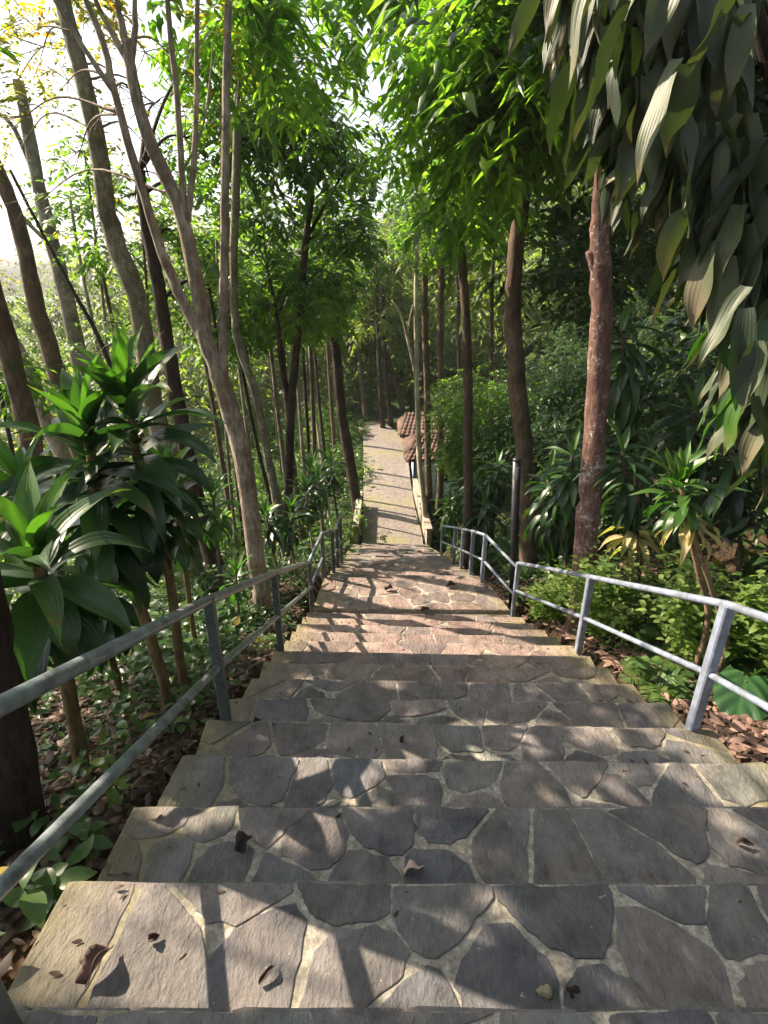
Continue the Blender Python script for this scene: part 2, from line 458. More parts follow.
M = dict(
    stone=stone_mat(), mortar=mortar_mat(), soil=soil_mat(), cobble=cobble_mat(), tile=tile_mat(),
    wallstone=plain_mat('weathered_wall_plaster', (0.36, 0.31, 0.26), 0.9, 0, 0.25, 5.0, 0.6, (0.13, 0.12, 0.075)),
    galv=plain_mat('galvanised_paint', (0.30, 0.345, 0.36), 0.33, 0.45, 0.16, 16.0, 0.1, (0.12, 0.14, 0.14)),
    galv_dark=plain_mat('dark_galvanised_post', (0.12, 0.14, 0.13), 0.5, 0.25, 0.2, 22.0, 0.1),  # darker grey-green than the pipes of the same railing
    blue_steel=plain_mat('pale_blue_steel', (0.27, 0.32, 0.41), 0.42, 0.25, 0.1, 14.0, 0.12, (0.15, 0.17, 0.20)),
    black=plain_mat('black_painted_steel', (0.012, 0.012, 0.014), 0.45, 0, 0.2, 20, 0.05),
    white=plain_mat('white_sticker', (0.40, 0.42, 0.44), 0.6, 0, 0.1, 60),
    hutwall=plain_mat('pale_blue_plaster', (0.55, 0.62, 0.72), 0.85, 0, 0.1, 3.0, 0.2),
    huttrim=plain_mat('navy_trim', (0.03, 0.06, 0.16), 0.6),
    opening=plain_mat('dark_interior', (0.012, 0.013, 0.016), 0.8),
    bark_pale=bark_mat('pale_mottled_bark', (0.115, 0.088, 0.068), (0.44, 0.375, 0.30), None, 5.0, 0.25, 0.7, (0.19, 0.12, 0.075)),
    bark_grey=bark_mat('grey_green_bark', (0.10, 0.09, 0.065), (0.26, 0.235, 0.18), (0.32, 0.33, 0.26), 5.0, 0.3, 0.4, (0.10, 0.10, 0.04)),
    bark_brown=bark_mat('brown_bark', (0.055, 0.038, 0.028), (0.18, 0.125, 0.09), None, 6.0, 0.2, 0.7, (0.07, 0.07, 0.03)),
    bark_dark=bark_mat('dark_rough_bark', (0.018, 0.013, 0.011), (0.075, 0.052, 0.04), None, 6.0, 0.2, 0.9, None),
    bark_red=bark_mat('red_brown_bark', (0.080, 0.042, 0.033), (0.215, 0.128, 0.102), (0.40, 0.37, 0.35), 6.0, 0.35, 0.6, None),
    bark_yellow=bark_mat('mossy_tan_bark', (0.09, 0.06, 0.025), (0.26, 0.19, 0.085), None, 5.0, 0.25, 0.5, (0.13, 0.115, 0.04)),
    bark_white=bark_mat('pale_cream_bark', (0.28, 0.24, 0.17), (0.52, 0.47, 0.36), None, 4.0, 0.3, 0.3, None),
    cane=bark_mat('ringed_cane', (0.12, 0.075, 0.045), (0.32, 0.22, 0.14), None, 5.0, 1.6, 0.5, None),
    leaf_broad=leaf_mat('broad_green_leaf', (0.024, 0.052, 0.012), (0.068, 0.115, 0.024), 0.46, 0.38, (1.25, 1.45, 0.32), gain_v=3.6),
    leaf_dark=leaf_mat('dark_green_leaf', (0.013, 0.034, 0.012), (0.040, 0.082, 0.022), 0.34, 0.40, (1.3, 1.4, .35), gain_v=1.9),
    leaf_lance=leaf_mat('bright_lance_leaf', (0.030, 0.068, 0.014), (0.085, 0.138, 0.026), 0.50, 0.36, (1.25, 1.45, 0.32), gain_v=3.7),
    leaf_yellow=leaf_mat('yellowing_small_leaf', (0.06, 0.095, 0.018), (0.17, 0.16, 0.025), 0.5, 0.5, (1.2, 1.2, 0.4), 0.3, (0.26, 0.15, 0.03)),
    leaf_bush=leaf_mat('fresh_green_bush_leaf', (0.055, 0.105, 0.026), (0.155, 0.210, 0.062), 0.42, 0.42),
    leaf_far=leaf_mat('far_leaf', (0.045, 0.075, 0.022), (0.110, 0.145, 0.045), 0.46, 0.5, (1.3, 1.35, .4)),
    leaf_ground=leaf_mat('ground_cover_leaf', (0.020, 0.050, 0.016), (0.070, 0.125, 0.035), 0.36, 0.36, dry=(0.20, 0.15, 0.03)),
    fern=leaf_mat('fern_leaf', (0.035, 0.080, 0.020), (0.080, 0.135, 0.035), 0.4, 0.45),
    litter=leaf_mat('dry_leaf_litter', (0.045, 0.029, 0.022), (0.25, 0.165, 0.13), 0.15, 0.7, (1.0, 0.8, 0.6), 0.2),
    litter_dark=leaf_mat('dark_leaf_litter', (0.022, 0.015, 0.010), (0.095, 0.062, 0.042), 0.1, 0.6, (1.0, 0.8, 0.6), 0.25),  # much deeper brown than the litter under the bushes
    dead=plain_mat('dead_brown_leaf', (0.15, 0.095, 0.075), 0.75, 0, 0.35, 22, 0.6),
    dead_dark=plain_mat('dead_dark_leaf', (0.045, 0.024, 0.02), 0.7, 0, 0.3, 22, 0.6),
    dead_pale=plain_mat('dead_pale_leaf', (0.48, 0.36, 0.30), 0.75, 0, 0.2, 22, 0.5),
    strap_dark=strap_mat('dark_strap_leaf', (0.011, 0.031, 0.013), (0.046, 0.100, 0.032), (0.13, 0.10, 0.03), 0.28, 0.34, (1.0, 1.25)),
    strap_olive=strap_mat('olive_grey_strap_leaf', (0.020, 0.034, 0.016), (0.074, 0.094, 0.048), (0.14, 0.105, 0.062), 0.10, 0.50, (0.86, 1.25), spec=0.28),
    strap_green=strap_mat('fresh_strap_leaf', (0.022, 0.062, 0.014), (0.065, 0.14, 0.026), (0.20, 0.17, 0.06), 0.34, 0.33, (1.05, 1.35)),
    strap_dry=strap_mat('dry_strap_leaf', (0.30, 0.24, 0.12), (0.46, 0.37, 0.20), (0.40, 0.30, 0.17), 0.30, 0.6, (0.9, 1.2), 0.25),
    ear=strap_mat('elephant_ear_leaf', (0.010, 0.036, 0.014), (0.040, 0.100, 0.034), (0.08, 0.10, 0.03), 0.28, 0.28, (1.3, 1.6)),
    moss_stone=plain_mat('mossy_pebble', (0.24, 0.22, 0.13), 0.85, 0, 0.25, 20, 0.6),
)

# ------------------------------------------------------------------ object helpers


def tag(o, label=None, cat=None, group=None, kind=None):
    if label:
        o['label'] = label
    if cat:
        o['category'] = cat
    if group:
        o['group'] = group
    if kind:
        o['kind'] = kind
    return o


def empty(name, loc, label, cat, group=None):
    o = bpy.data.objects.new(name, None)
    COL.objects.link(o)
    o.location = loc
    o.empty_display_size = 0.2
    return tag(o, label, cat, group)


def link_mesh(name, me, mat, parent=None, smooth=False):
    o = bpy.data.objects.new(name, me)
    COL.objects.link(o)
    if isinstance(mat, (list, tuple)):
        for m in mat:
            me.materials.append(m)
    elif mat:
        me.materials.append(mat)
    if smooth:
        me.polygons.foreach_set('use_smooth', [True] * len(me.polygons))
    if parent:
        o.parent = parent
        # vertices are given in world coordinates: shift them to the parent's own space
        lx = parent.location
        par = parent.parent
        off = Vector(lx)
        while par:
            off += Vector(par.location)
            par = par.parent
        n = len(me.vertices)
        co = np.empty(n * 3, dtype=np.float32)
        me.vertices.foreach_get('co', co)
        co = co.reshape(-1, 3) - np.array(off, dtype=np.float32)
        me.vertices.foreach_set('co', co.ravel())
    me.update()
    return o


class MB:
    """collects shapes into one mesh."""

    def __init__(s):
        s.v, s.f, s.mi = [], [], []

    def quad(s, a, b, c, d, mi=0):
        i = len(s.v)
        s.v += [tuple(a), tuple(b), tuple(c), tuple(d)]
        s.f.append((i, i + 1, i + 2, i + 3))
        s.mi.append(mi)

    def hexa(s, bot, top, mi=0):
        i = len(s.v)
        s.v += [tuple(p) for p in bot] + [tuple(p) for p in top]
        for f in ((3, 2, 1, 0), (4, 5, 6, 7), (0, 1, 5, 4), (1, 2, 6, 5), (2, 3, 7, 6), (3, 0, 4, 7)):
            s.f.append(tuple(i + k for k in f))
            s.mi.append(mi)

    def box(s, x0, x1, y0, y1, z0, z1, mi=0):
        s.hexa([(x0, y0, z0), (x1, y0, z0), (x1, y1, z0), (x0, y1, z0)], [(x0, y0, z1), (x1, y0, z1), (x1, y1, z1), (x0, y1, z1)], mi)

    def tube(s, pts, rad, seg=10, wob=0.0, cap=True, seed=0, mi=0, rot=0.0):
        pts = [np.array(p, dtype=float) for p in pts]
        i0 = len(s.v)
        ref = np.array([0.31, 0.87, 0.1])
        for k, p in enumerate(pts):
            d = pts[min(k + 1, len(pts) - 1)] - pts[max(k - 1, 0)]
            d /= max(np.linalg.norm(d), 1e-9)
            a = np.cross(d, ref)
            a /= max(np.linalg.norm(a), 1e-9)
            b = np.cross(d, a)
            for j in range(seg):
                t = 2 * PI * j / seg + rot
                rr = rad[k]
                if wob:
                    rr *= 1 + wob * mnoise.noise(Vector((math.cos(t) * 1.3 + seed, math.sin(t) * 1.3, k * 0.55 + seed * 2.3)))
                s.v.append(tuple(p + a * math.cos(t) * rr + b * math.sin(t) * rr))
        for k in range(len(pts) - 1):
            for j in range(seg):
                j2 = (j + 1) % seg
                s.f.append((i0 + k * seg + j, i0 + k * seg + j2, i0 + (k + 1) * seg + j2, i0 + (k + 1) * seg + j))
                s.mi.append(mi)
        if cap:
            s.f.append(tuple(i0 + j for j in range(seg))[::-1])
            s.f.append(tuple(i0 + (len(pts) - 1) * seg + j for j in range(seg)))
            s.mi += [mi, mi]

    def build(s, name, mat, parent=None, smooth=False):
        me = bpy.data.meshes.new(name)
        me.from_pydata(s.v, [], s.f)
        if isinstance(mat, (list, tuple)):
            me.polygons.foreach_set('material_index', s.mi)
        return link_mesh(name, me, mat, parent, smooth)


def spline(pts, n=6):
    """Catmull-Rom through the given 3-D points."""
    P = [np.array(p, dtype=float) for p in pts]
    if len(P) < 3:
        return [P[0] + (P[-1] - P[0]) * t for t in np.linspace(0, 1, n + 1)]
    out = []
    Q = [2 * P[0] - P[1]] + P + [2 * P[-1] - P[-2]]
    for i in range(1, len(Q) - 2):
        for t in np.linspace(0, 1, n, endpoint=False):
            a, b, c, d = Q[i - 1], Q[i], Q[i + 1], Q[i + 2]
            out.append(0.5 * ((2 * b) + (c - a) * t + (2 * a - 5 * b + 4 * c - d) * t * t + (3 * b - a - 3 * c + d) * t ** 3))
    out.append(P[-1])
    return out


# ------------------------------------------------------------------ gaps in the canopy that let the sun through
BEAMS = []     # (x, y, z, radius): ground spots that the photograph shows in sunlight


def beam(p, r):
    BEAMS.append((p[0], p[1], p[2], r))


N_KEY = 0


def carve(pos, key_only=False):
    """True for leaves that stay: those not standing in one of the sun shafts."""
    keep = np.ones(len(pos), dtype=bool)
    for (x, y, z, r) in (BEAMS[:N_KEY] if key_only else BEAMS):
        d = pos - np.array([x, y, z])
        al = d @ SUN
        pe = np.sqrt(np.maximum((d * d).sum(1) - al * al, 0))
        keep &= ~((al > 0.7) & (pe < r + 0.07))
    if key_only:
        return keep
    # ragged openings between the clumps of leaves, away from the shaded top of the stairs
    tg = np.maximum((pos[:, 2] + 1.0) / SUN[2], 0)
    gx, gy = pos[:, 0] - SUN[0] * tg, pos[:, 1] - SUN[1] * tg
    u1 = np.cross(SUN, [0, 0, 1.0])
    u1 /= np.linalg.norm(u1)
    u2 = np.cross(SUN, u1)
    a, b = pos @ u1, pos @ u2
    nzv = np.sin(a * 2.1 + 1.3 * np.sin(b * 1.7)) + np.sin(b * 2.6 + 1.1 * np.sin(a * 1.9 + 2)) + .7 * np.sin(a * 4.7 + b * 3.9 + 1) + .6 * np.sin(b * 6.1 - a * 3.3)
    shade = (gx > -1.3) & (gx < 2.0) & (gy > -2.5) & (gy < 3.5)
    keep &= ~((nzv > 1.1) & ~shade)
    return keep


# ------------------------------------------------------------------ leaves
def norm(a):
    return a / np.maximum(np.linalg.norm(a, axis=-1, keepdims=True), 1e-9)


def leaf_mesh(name, pos, axis, side, length, width, tint, fold=0.12, droop=0.18):
    """one mesh of many leaves: each has a midrib fold and a drooping tip (4 faces)."""
    n = len(pos)
    axis = norm(axis)
    side = norm(side - axis * (side * axis).sum(1, keepdims=True))
    nor = np.cross(axis, side)
    L_ = length[:, None]
    W_ = width[:, None]
    down = np.array([0, 0, -1.0])
    base = pos
    mid = pos + axis * L_ * 0.45 - nor * W_ * fold
    lft = pos + axis * L_ * 0.42 + side * W_ * 0.5 + nor * W_ * 0.05
    rgt = pos + axis * L_ * 0.42 - side * W_ * 0.5 + nor * W_ * 0.05
    tip = pos + axis * L_ + down * L_ * droop
    v = np.stack([base, lft, rgt, mid, tip], axis=1).reshape(-1, 3).astype(np.float32)
    b = (np.arange(n) * 5)[:, None]
    tri = np.concatenate([b + np.array([[0, 3, 1]]), b + np.array([[0, 2, 3]]), b + np.array([[1, 3, 4]]), b + np.array([[3, 2, 4]])], axis=1).reshape(-1).astype(np.int32)
    me = bpy.data.meshes.new(name)
    me.vertices.add(n * 5)
    me.vertices.foreach_set('co', v.ravel())
    me.loops.add(len(tri))
    me.loops.foreach_set('vertex_index', tri)
    nf = len(tri) // 3
    me.polygons.add(nf)
    me.polygons.foreach_set('loop_start', np.arange(nf, dtype=np.int32) * 3)
    me.update(calc_edges=True)
    a = me.attributes.new('tint', 'FLOAT', 'POINT')
    a.data.foreach_set('value', np.repeat(tint, 5).astype(np.float32))
    return me


def leaf_mesh_hi(name, pos, axis, side, length, width, tint, fold=0.12, droop=0.18, rows=5):
    """rounder, curved leaf blades for plants close to the camera."""
    n = len(pos)
    axis = norm(axis)
    side = norm(side - axis * (side * axis).sum(1, keepdims=True))
    nor = np.cross(axis, side)
    down = np.array([0, 0, -1.0])
    curl = RNG.normal(size=n) * .12
    V = []
    for k in range(rows + 1):
        t = k / rows
        w = math.sin(PI * t ** .8) ** .85 if 0 < t < 1 else 0.02
        c = pos + axis * (length * t)[:, None] + down * (length * droop * t * t)[:, None] + nor * (length * curl * math.sin(PI * t))[:, None]
        e = side * (width * .5 * w)[:, None]
        u = nor * (width * fold * w)[:, None]
        V += [c + e + u, c, c - e + u]
    v = np.stack(V, axis=1).reshape(-1, 3).astype(np.float32)
    nv = (rows + 1) * 3
    b = (np.arange(n) * nv)[:, None]
    q = []
    for k in range(rows):
        for j in range(2):
            a = k * 3 + j
            q.append(b + np.array([[a, a + 1, a + 4, a + 3]]))
    idx = np.concatenate(q, axis=1).reshape(-1).astype(np.int32)
    me = bpy.data.meshes.new(name)
    me.vertices.add(n * nv)
    me.vertices.foreach_set('co', v.ravel())
    me.loops.add(len(idx))
    me.loops.foreach_set('vertex_index', idx)
    nf = len(idx) // 4
    me.polygons.add(nf)
    me.polygons.foreach_set('loop_start', np.arange(nf, dtype=np.int32) * 4)
    me.update(calc_edges=True)
    me.polygons.foreach_set('use_smooth', [True] * nf)
    a = me.attributes.new('tint', 'FLOAT', 'POINT')
    a.data.foreach_set('value', np.repeat(tint, nv).astype(np.float32))
    return me


KINDS = {   # leaf length, width, leaflets per spray, spray length, droop of spray, droop of leaf
    'broad': (0.14, 0.070, 10, 0.40, 0.18, 0.2),
    'dark': (0.16, 0.070, 9, 0.42, 0.20, 0.22),
    'lance': (0.17, 0.058, 11, 0.46, 0.22, 0.30),
    'yellow': (0.085, 0.036, 14, 0.42, 0.12, 0.10),
    'fine': (0.10, 0.040, 14, 0.50, 0.25, 0.15),
    'far': (0.30, 0.14, 8, 0.70, 0.25, 0.25),
}


def sprays(clusters, kind, scale=1.0, carve_it=True):
    """clusters: (centre, radius, n sprays). Returns the leaf arrays of feathered twigs scattered through each clump."""
    LL, LW, K, SL, SD, LD = KINDS[kind]
    LL, LW, SL = LL * scale, LW * scale, SL * scale
    P, A, Sd, Ln, Wd, Tn = [], [], [], [], [], []
    for c, R, n in clusters:
        c = np.array(c, dtype=float)
        u = norm(RNG.normal(size=(n, 3)))
        rad = R * (0.35 + 0.65 * RNG.random(n) ** 0.6)
        o = c + u * rad[:, None] * np.array([1, 1, 0.72])
        d = norm(u * np.array([1, 1, 0.5]) + RNG.normal(size=(n, 3)) * 0.45 + np.array([0, 0, -0.15 - SD * 0.8]))
        sidev = norm(np.cross(d, np.array([0, 0, 1.0]) + RNG.normal(size=(n, 3)) * 0.15))
        ct = 0.15 + 0.6 * RNG.random()
        st = np.clip(ct + RNG.normal(size=n) * 0.16, 0, 1)
        sl = SL * (0.6 + 0.7 * RNG.random(n))
        for k in range(K):
            t = (k + 0.6) / K
            sg = 1 if k % 2 else -1
            last = k == K - 1
            pos = o + d * (sl * t)[:, None] + np.array([0, 0, -1.0]) * (SD * sl * t * t)[:, None]
            ax = d * (1.0 if last else 0.45) + sidev * (0 if last else sg) + RNG.normal(size=(n, 3)) * 0.18
            ax[:, 2] -= SD * 0.9
            sd = np.cross(norm(ax), np.array([0, 0, 1.0])) + RNG.normal(size=(n, 3)) * 0.35
            P.append(pos)
            A.append(ax)
            Sd.append(sd)
            f = (0.75 + 0.5 * RNG.random(n)) * (0.75 + 0.5 * math.sin(PI * min(t, 0.95)))
            Ln.append(LL * f)
            Wd.append(LW * f * (0.85 + 0.3 * RNG.random(n)))
            Tn.append(np.clip(st + RNG.normal(size=n) * 0.10, 0, 1))
    P = np.concatenate(P)
    A = np.concatenate(A)
    Sd = np.concatenate(Sd)
    Ln = np.concatenate(Ln)
    Wd = np.concatenate(Wd)
    Tn = np.concatenate(Tn)
    k = carve(P + norm(A) * (Ln * .5)[:, None], not carve_it)
    k &= (np.linalg.norm(P - CAM, axis=1) > 1.5)
    return P[k], A[k], Sd[k], Ln[k], Wd[k], Tn[k], LD


def foliage(name, clusters, kind, mat, parent=None, scale=1.0, carve_it=True):
    P, A, Sd, Ln, Wd, Tn, LD = sprays(clusters, kind, scale, carve_it)
    me = leaf_mesh(name, P, A, Sd, Ln, Wd, Tn, droop=LD)
    return link_mesh(name, me, mat, parent)


def strap_arrays():
    return dict(v=[], f=[], tint=[], along=[], across=[])


def strap(buf, base, az, el, length, width, droop, tint, rows=9, twist=0.0, cup=0.25, wave=0.0, shape=None):
    """one long arching leaf: starts towards (az, el) and bends down by 'droop' radians along its length."""
    p = np.array(base, dtype=float)
    i0 = len(buf['v'])
    h = np.array([math.cos(az), math.sin(az), 0])
    side = np.array([-math.sin(az), math.cos(az), 0])
    ph = random.random() * 6
    for k in range(rows + 1):
        t = k / rows
        e = el - droop * (t ** 1.25)
        d = h * math.cos(e) + np.array([0, 0, math.sin(e)])
        up = -h * math.sin(e) + np.array([0, 0, math.cos(e)])
        tw = twist * t
        s2 = side * math.cos(tw) + up * math.sin(tw)
        u2 = up * math.cos(tw) - side * math.sin(tw)
        w = width * (shape(t) if shape else (0.30 + 0.95 * math.sin(PI * min(1, t * 0.9 + 0.1)) ** 0.8) * (1 - t ** 5) * 0.82 + 0.004)
        wv = wave * math.sin(t * 11 + ph) * width
        wv2 = wave * math.sin(t * 9 + ph + 2) * width
        for j, sx in enumerate((-1, -0.5, 0, 0.5, 1)):
            q = p + s2 * sx * w * 0.5 + u2 * (abs(sx) * cup * w * 0.5 + (wv if sx > 0 else wv2) * abs(sx))
            buf['v'].append(tuple(q))
            buf['tint'].append(tint)
            buf['along'].append(t)
            buf['across'].append(sx)
        p = p + d * length / rows
    for k in range(rows):
        for j in range(4):
            a = i0 + k * 5 + j
            buf['f'].append((a, a + 1, a + 6, a + 5))


def build_straps(buf, name, mat, parent=None):
    me = bpy.data.meshes.new(name)
    me.from_pydata(buf['v'], [], buf['f'])
    for nme in ('tint', 'along', 'across'):
        a = me.attributes.new(nme, 'FLOAT', 'POINT')
        a.data.foreach_set('value', np.array(buf[nme], dtype=np.float32))
    return link_mesh(name, me, mat, parent, smooth=True)


# ==================================================================== BEAMS (sunlit spots in the photograph)
def beam_px(px, py, r, z=None):
    p = ground_hit(px, py) if z is None else at_z(px, py, z)
    beam(p, r)


# patches on the treads
for (px, py, z, r) in [(150, 975, -.15, .10), (60, 930, -.15, .10), (235, 955, -.15, .09), (300, 985, -.15, .10), (385, 975, -.15, .10), (440, 990, -.15, .10),
                       (220, 798, -.31, .06), (180, 800, -.31, .06), (300, 763, -.46, .07), (345, 768, -.46, .06), (265, 757, -.46, .07),
                       (255, 690, -.77, .08), (290, 694, -.77, .06), (330, 670, -.93, .05), (385, 675, -.93, .06), (460, 670, -.93, .06), (740, 780, -.46, .10), (700, 770, -.46, .06),
                       (520, 705, -.62, .06), (590, 725, -.62, .05)]:
    beam(at_z(px, py, z), r)
# the pale sunny band before the landing, and the landing
for n_ in range(9, 14):
    for t in np.linspace(0.03, 0.97, 8):
        L0, R0 = NOS[n_]
        if random.random() < 0.85:
            beam(L0 + (R0 - L0) * t + np.array([0, -.12, 0]), 0.20)
for (px, py, r) in [(350, 590, .18), (395, 596, .2), (440, 585, .22), (460, 600, .18), (490, 598, .2), (420, 575, .2), (370, 572, .2), (400, 565, .2), (340, 578, .15), (440, 560, .25), (400, 556, .2), (480, 590, .2)]:
    beam(at_z(px, py, LAND_Z), r)
# right-hand railing, bushes and leaf litter
for (px, py, r) in [(560, 600, .35), (600, 610, .35), (640, 620, .35), (680, 640, .3), (620, 650, .35), (590, 640, .3), (660, 670, .3), (700, 660, .3), (730, 700, .25), (690, 700, .22), (740, 640, .3), (550, 580, .3), (610, 580, .3), (650, 590, .3)]:
    beam(ground_hit(px, py), r)
for (px, py, Y, r) in [(517, 563, 5.4, .2), (550, 570, 4.4, .22), (588, 577, 3.7, .25), (640, 588, 3.0, .22), (690, 597, 2.5, .22), (728, 605, 2.15, .22), (765, 612, 1.9, .2), (710, 670, 2.13, .2), (692, 720, 2.1, .15),
                       (592, 480, 4.6, .25), (587, 530, 4.6, .25), (598, 400, 4.6, .22), (600, 330, 4.6, .2), (680, 470, 3.3, .3), (690, 520, 3.3, .25), (700, 570, 3.2, .25), (610, 490, 4.3, .25),
                       (640, 100, 2.4, .20), (600, 120, 2.4, .18), (690, 150, 2.2, .22), (740, 230, 2.1, .22), (720, 320, 2.2, .2), (750, 390, 2.1, .22), (660, 210, 2.3, .15),
                       (205, 330, 5.6, .35), (180, 240, 5.6, .35), (240, 450, 5.5, .3), (250, 520, 5.5, .25), (150, 140, 5.6, .35), (185, 500, 6.6, .3), (95, 420, 2.7, .3), (125, 395, 2.8, .25), (40, 530, 1.9, .16), (85, 600, 1.9, .1)]:
    beam(at(px, py, Y), r)
N_KEY = len(BEAMS)
for (px, py, Y, r) in [(450, 60, 8.5, .7), (490, 110, 8.5, .6), (430, 130, 8.8, .5), (500, 40, 6, .5), (470, 180, 8.5, .5), (290, 40, 7, .6), (240, 30, 6.8, .5), (300, 160, 10, .6), (260, 210, 10, .5), (340, 230, 11, .5), (395, 330, 20, 1.0), (430, 280, 18, 1.0), (455, 330, 18, .8)]:
    beam(at(px, py, Y), r)
# the lower path
for Yp in np.arange(12.9, 25, 0.6):
    for X in (-0.3, 0.2, 0.7):
        if random.random() < 0.5:
            beam((X + random.uniform(-.2, .2), Yp, PATH_Z), random.uniform(.25, .5))
for (X, Yp, z, r) in [(2.0, 17.3, -3.6, .9), (1.2, 17.0, -3.8, .8), (3, 18, -3.4, .8), (1.0, 16.5, -4.5, .6), (1.15, 13.5, -4.7, .5), (1.1, 15, -4.7, .5)]:
    beam((X, Yp, z), r)
# left bank
for _ in range(16):
    px, py = random.uniform(150, 330), random.uniform(520, 650)
    beam(ground_hit(px, py), random.uniform(.12, .28))
for _ in range(36):
    x, y = random.uniform(-14, -3), random.uniform(6, 26)
    beam((x, y, terrain_z(x, y)), random.uniform(.5, 1.2))
for _ in range(10):
    x, y = random.uniform(2.6, 9), random.uniform(3, 20)
    beam((x, y, terrain_z(x, y) + .5), random.uniform(.2, .5))

# ==================================================================== GROUND
xs = np.concatenate([np.array([-400, -250, -160, -100, -75]), np.linspace(-60, -8, 40), np.linspace(-7.8, 8, 120), np.linspace(8.5, 60, 34), np.array([90, 150, 300])])
ys = np.concatenate([np.linspace(-40, -9, 8), np.linspace(-8, -1, 10), np.linspace(-.8, 16, 150), np.linspace(16.5, 110, 70), np.array([130, 170, 230, 320, 480])])
gv = [(x, y, terrain_z(x, y)) for y in ys for x in xs]
nx = len(xs)
gf = [(j * nx + i, j * nx + i + 1, (j + 1) * nx + i + 1, (j + 1) * nx + i) for j in range(len(ys) - 1) for i in range(nx - 1)]
me = bpy.data.meshes.new('ground')
me.from_pydata(gv, [], gf)
g = link_mesh('ground', me, M['soil'], smooth=True)
tag(g, 'sloping forest floor of dark soil on both sides of the stairs', 'ground', None, 'structure')


# ==================================================================== STAIRCASE
def clip_poly(poly, a, b, c):
    """keep the part of poly where a*x + b*y <= c."""
    out = []
    for i in range(len(poly)):
        p, q = poly[i], poly[(i + 1) % len(poly)]
        dp, dq = a * p[0] + b * p[1] - c, a * q[0] + b * q[1] - c
        if dp <= 0:
            out.append(p)
        if (dp < 0 < dq) or (dq < 0 < dp):
            t = dp / (dp - dq)
            out.append((p[0] + (q[0] - p[0]) * t, p[1] + (q[1] - p[1]) * t))
    return out


STONE_HUES = [(0.158, 0.150, 0.134), (0.180, 0.166, 0.146), (0.140, 0.137, 0.128), (0.200, 0.182, 0.156), (0.172, 0.152, 0.138),
              (0.154, 0.154, 0.130), (0.225, 0.200, 0.168), (0.136, 0.134, 0.130), (0.190, 0.166, 0.146)]


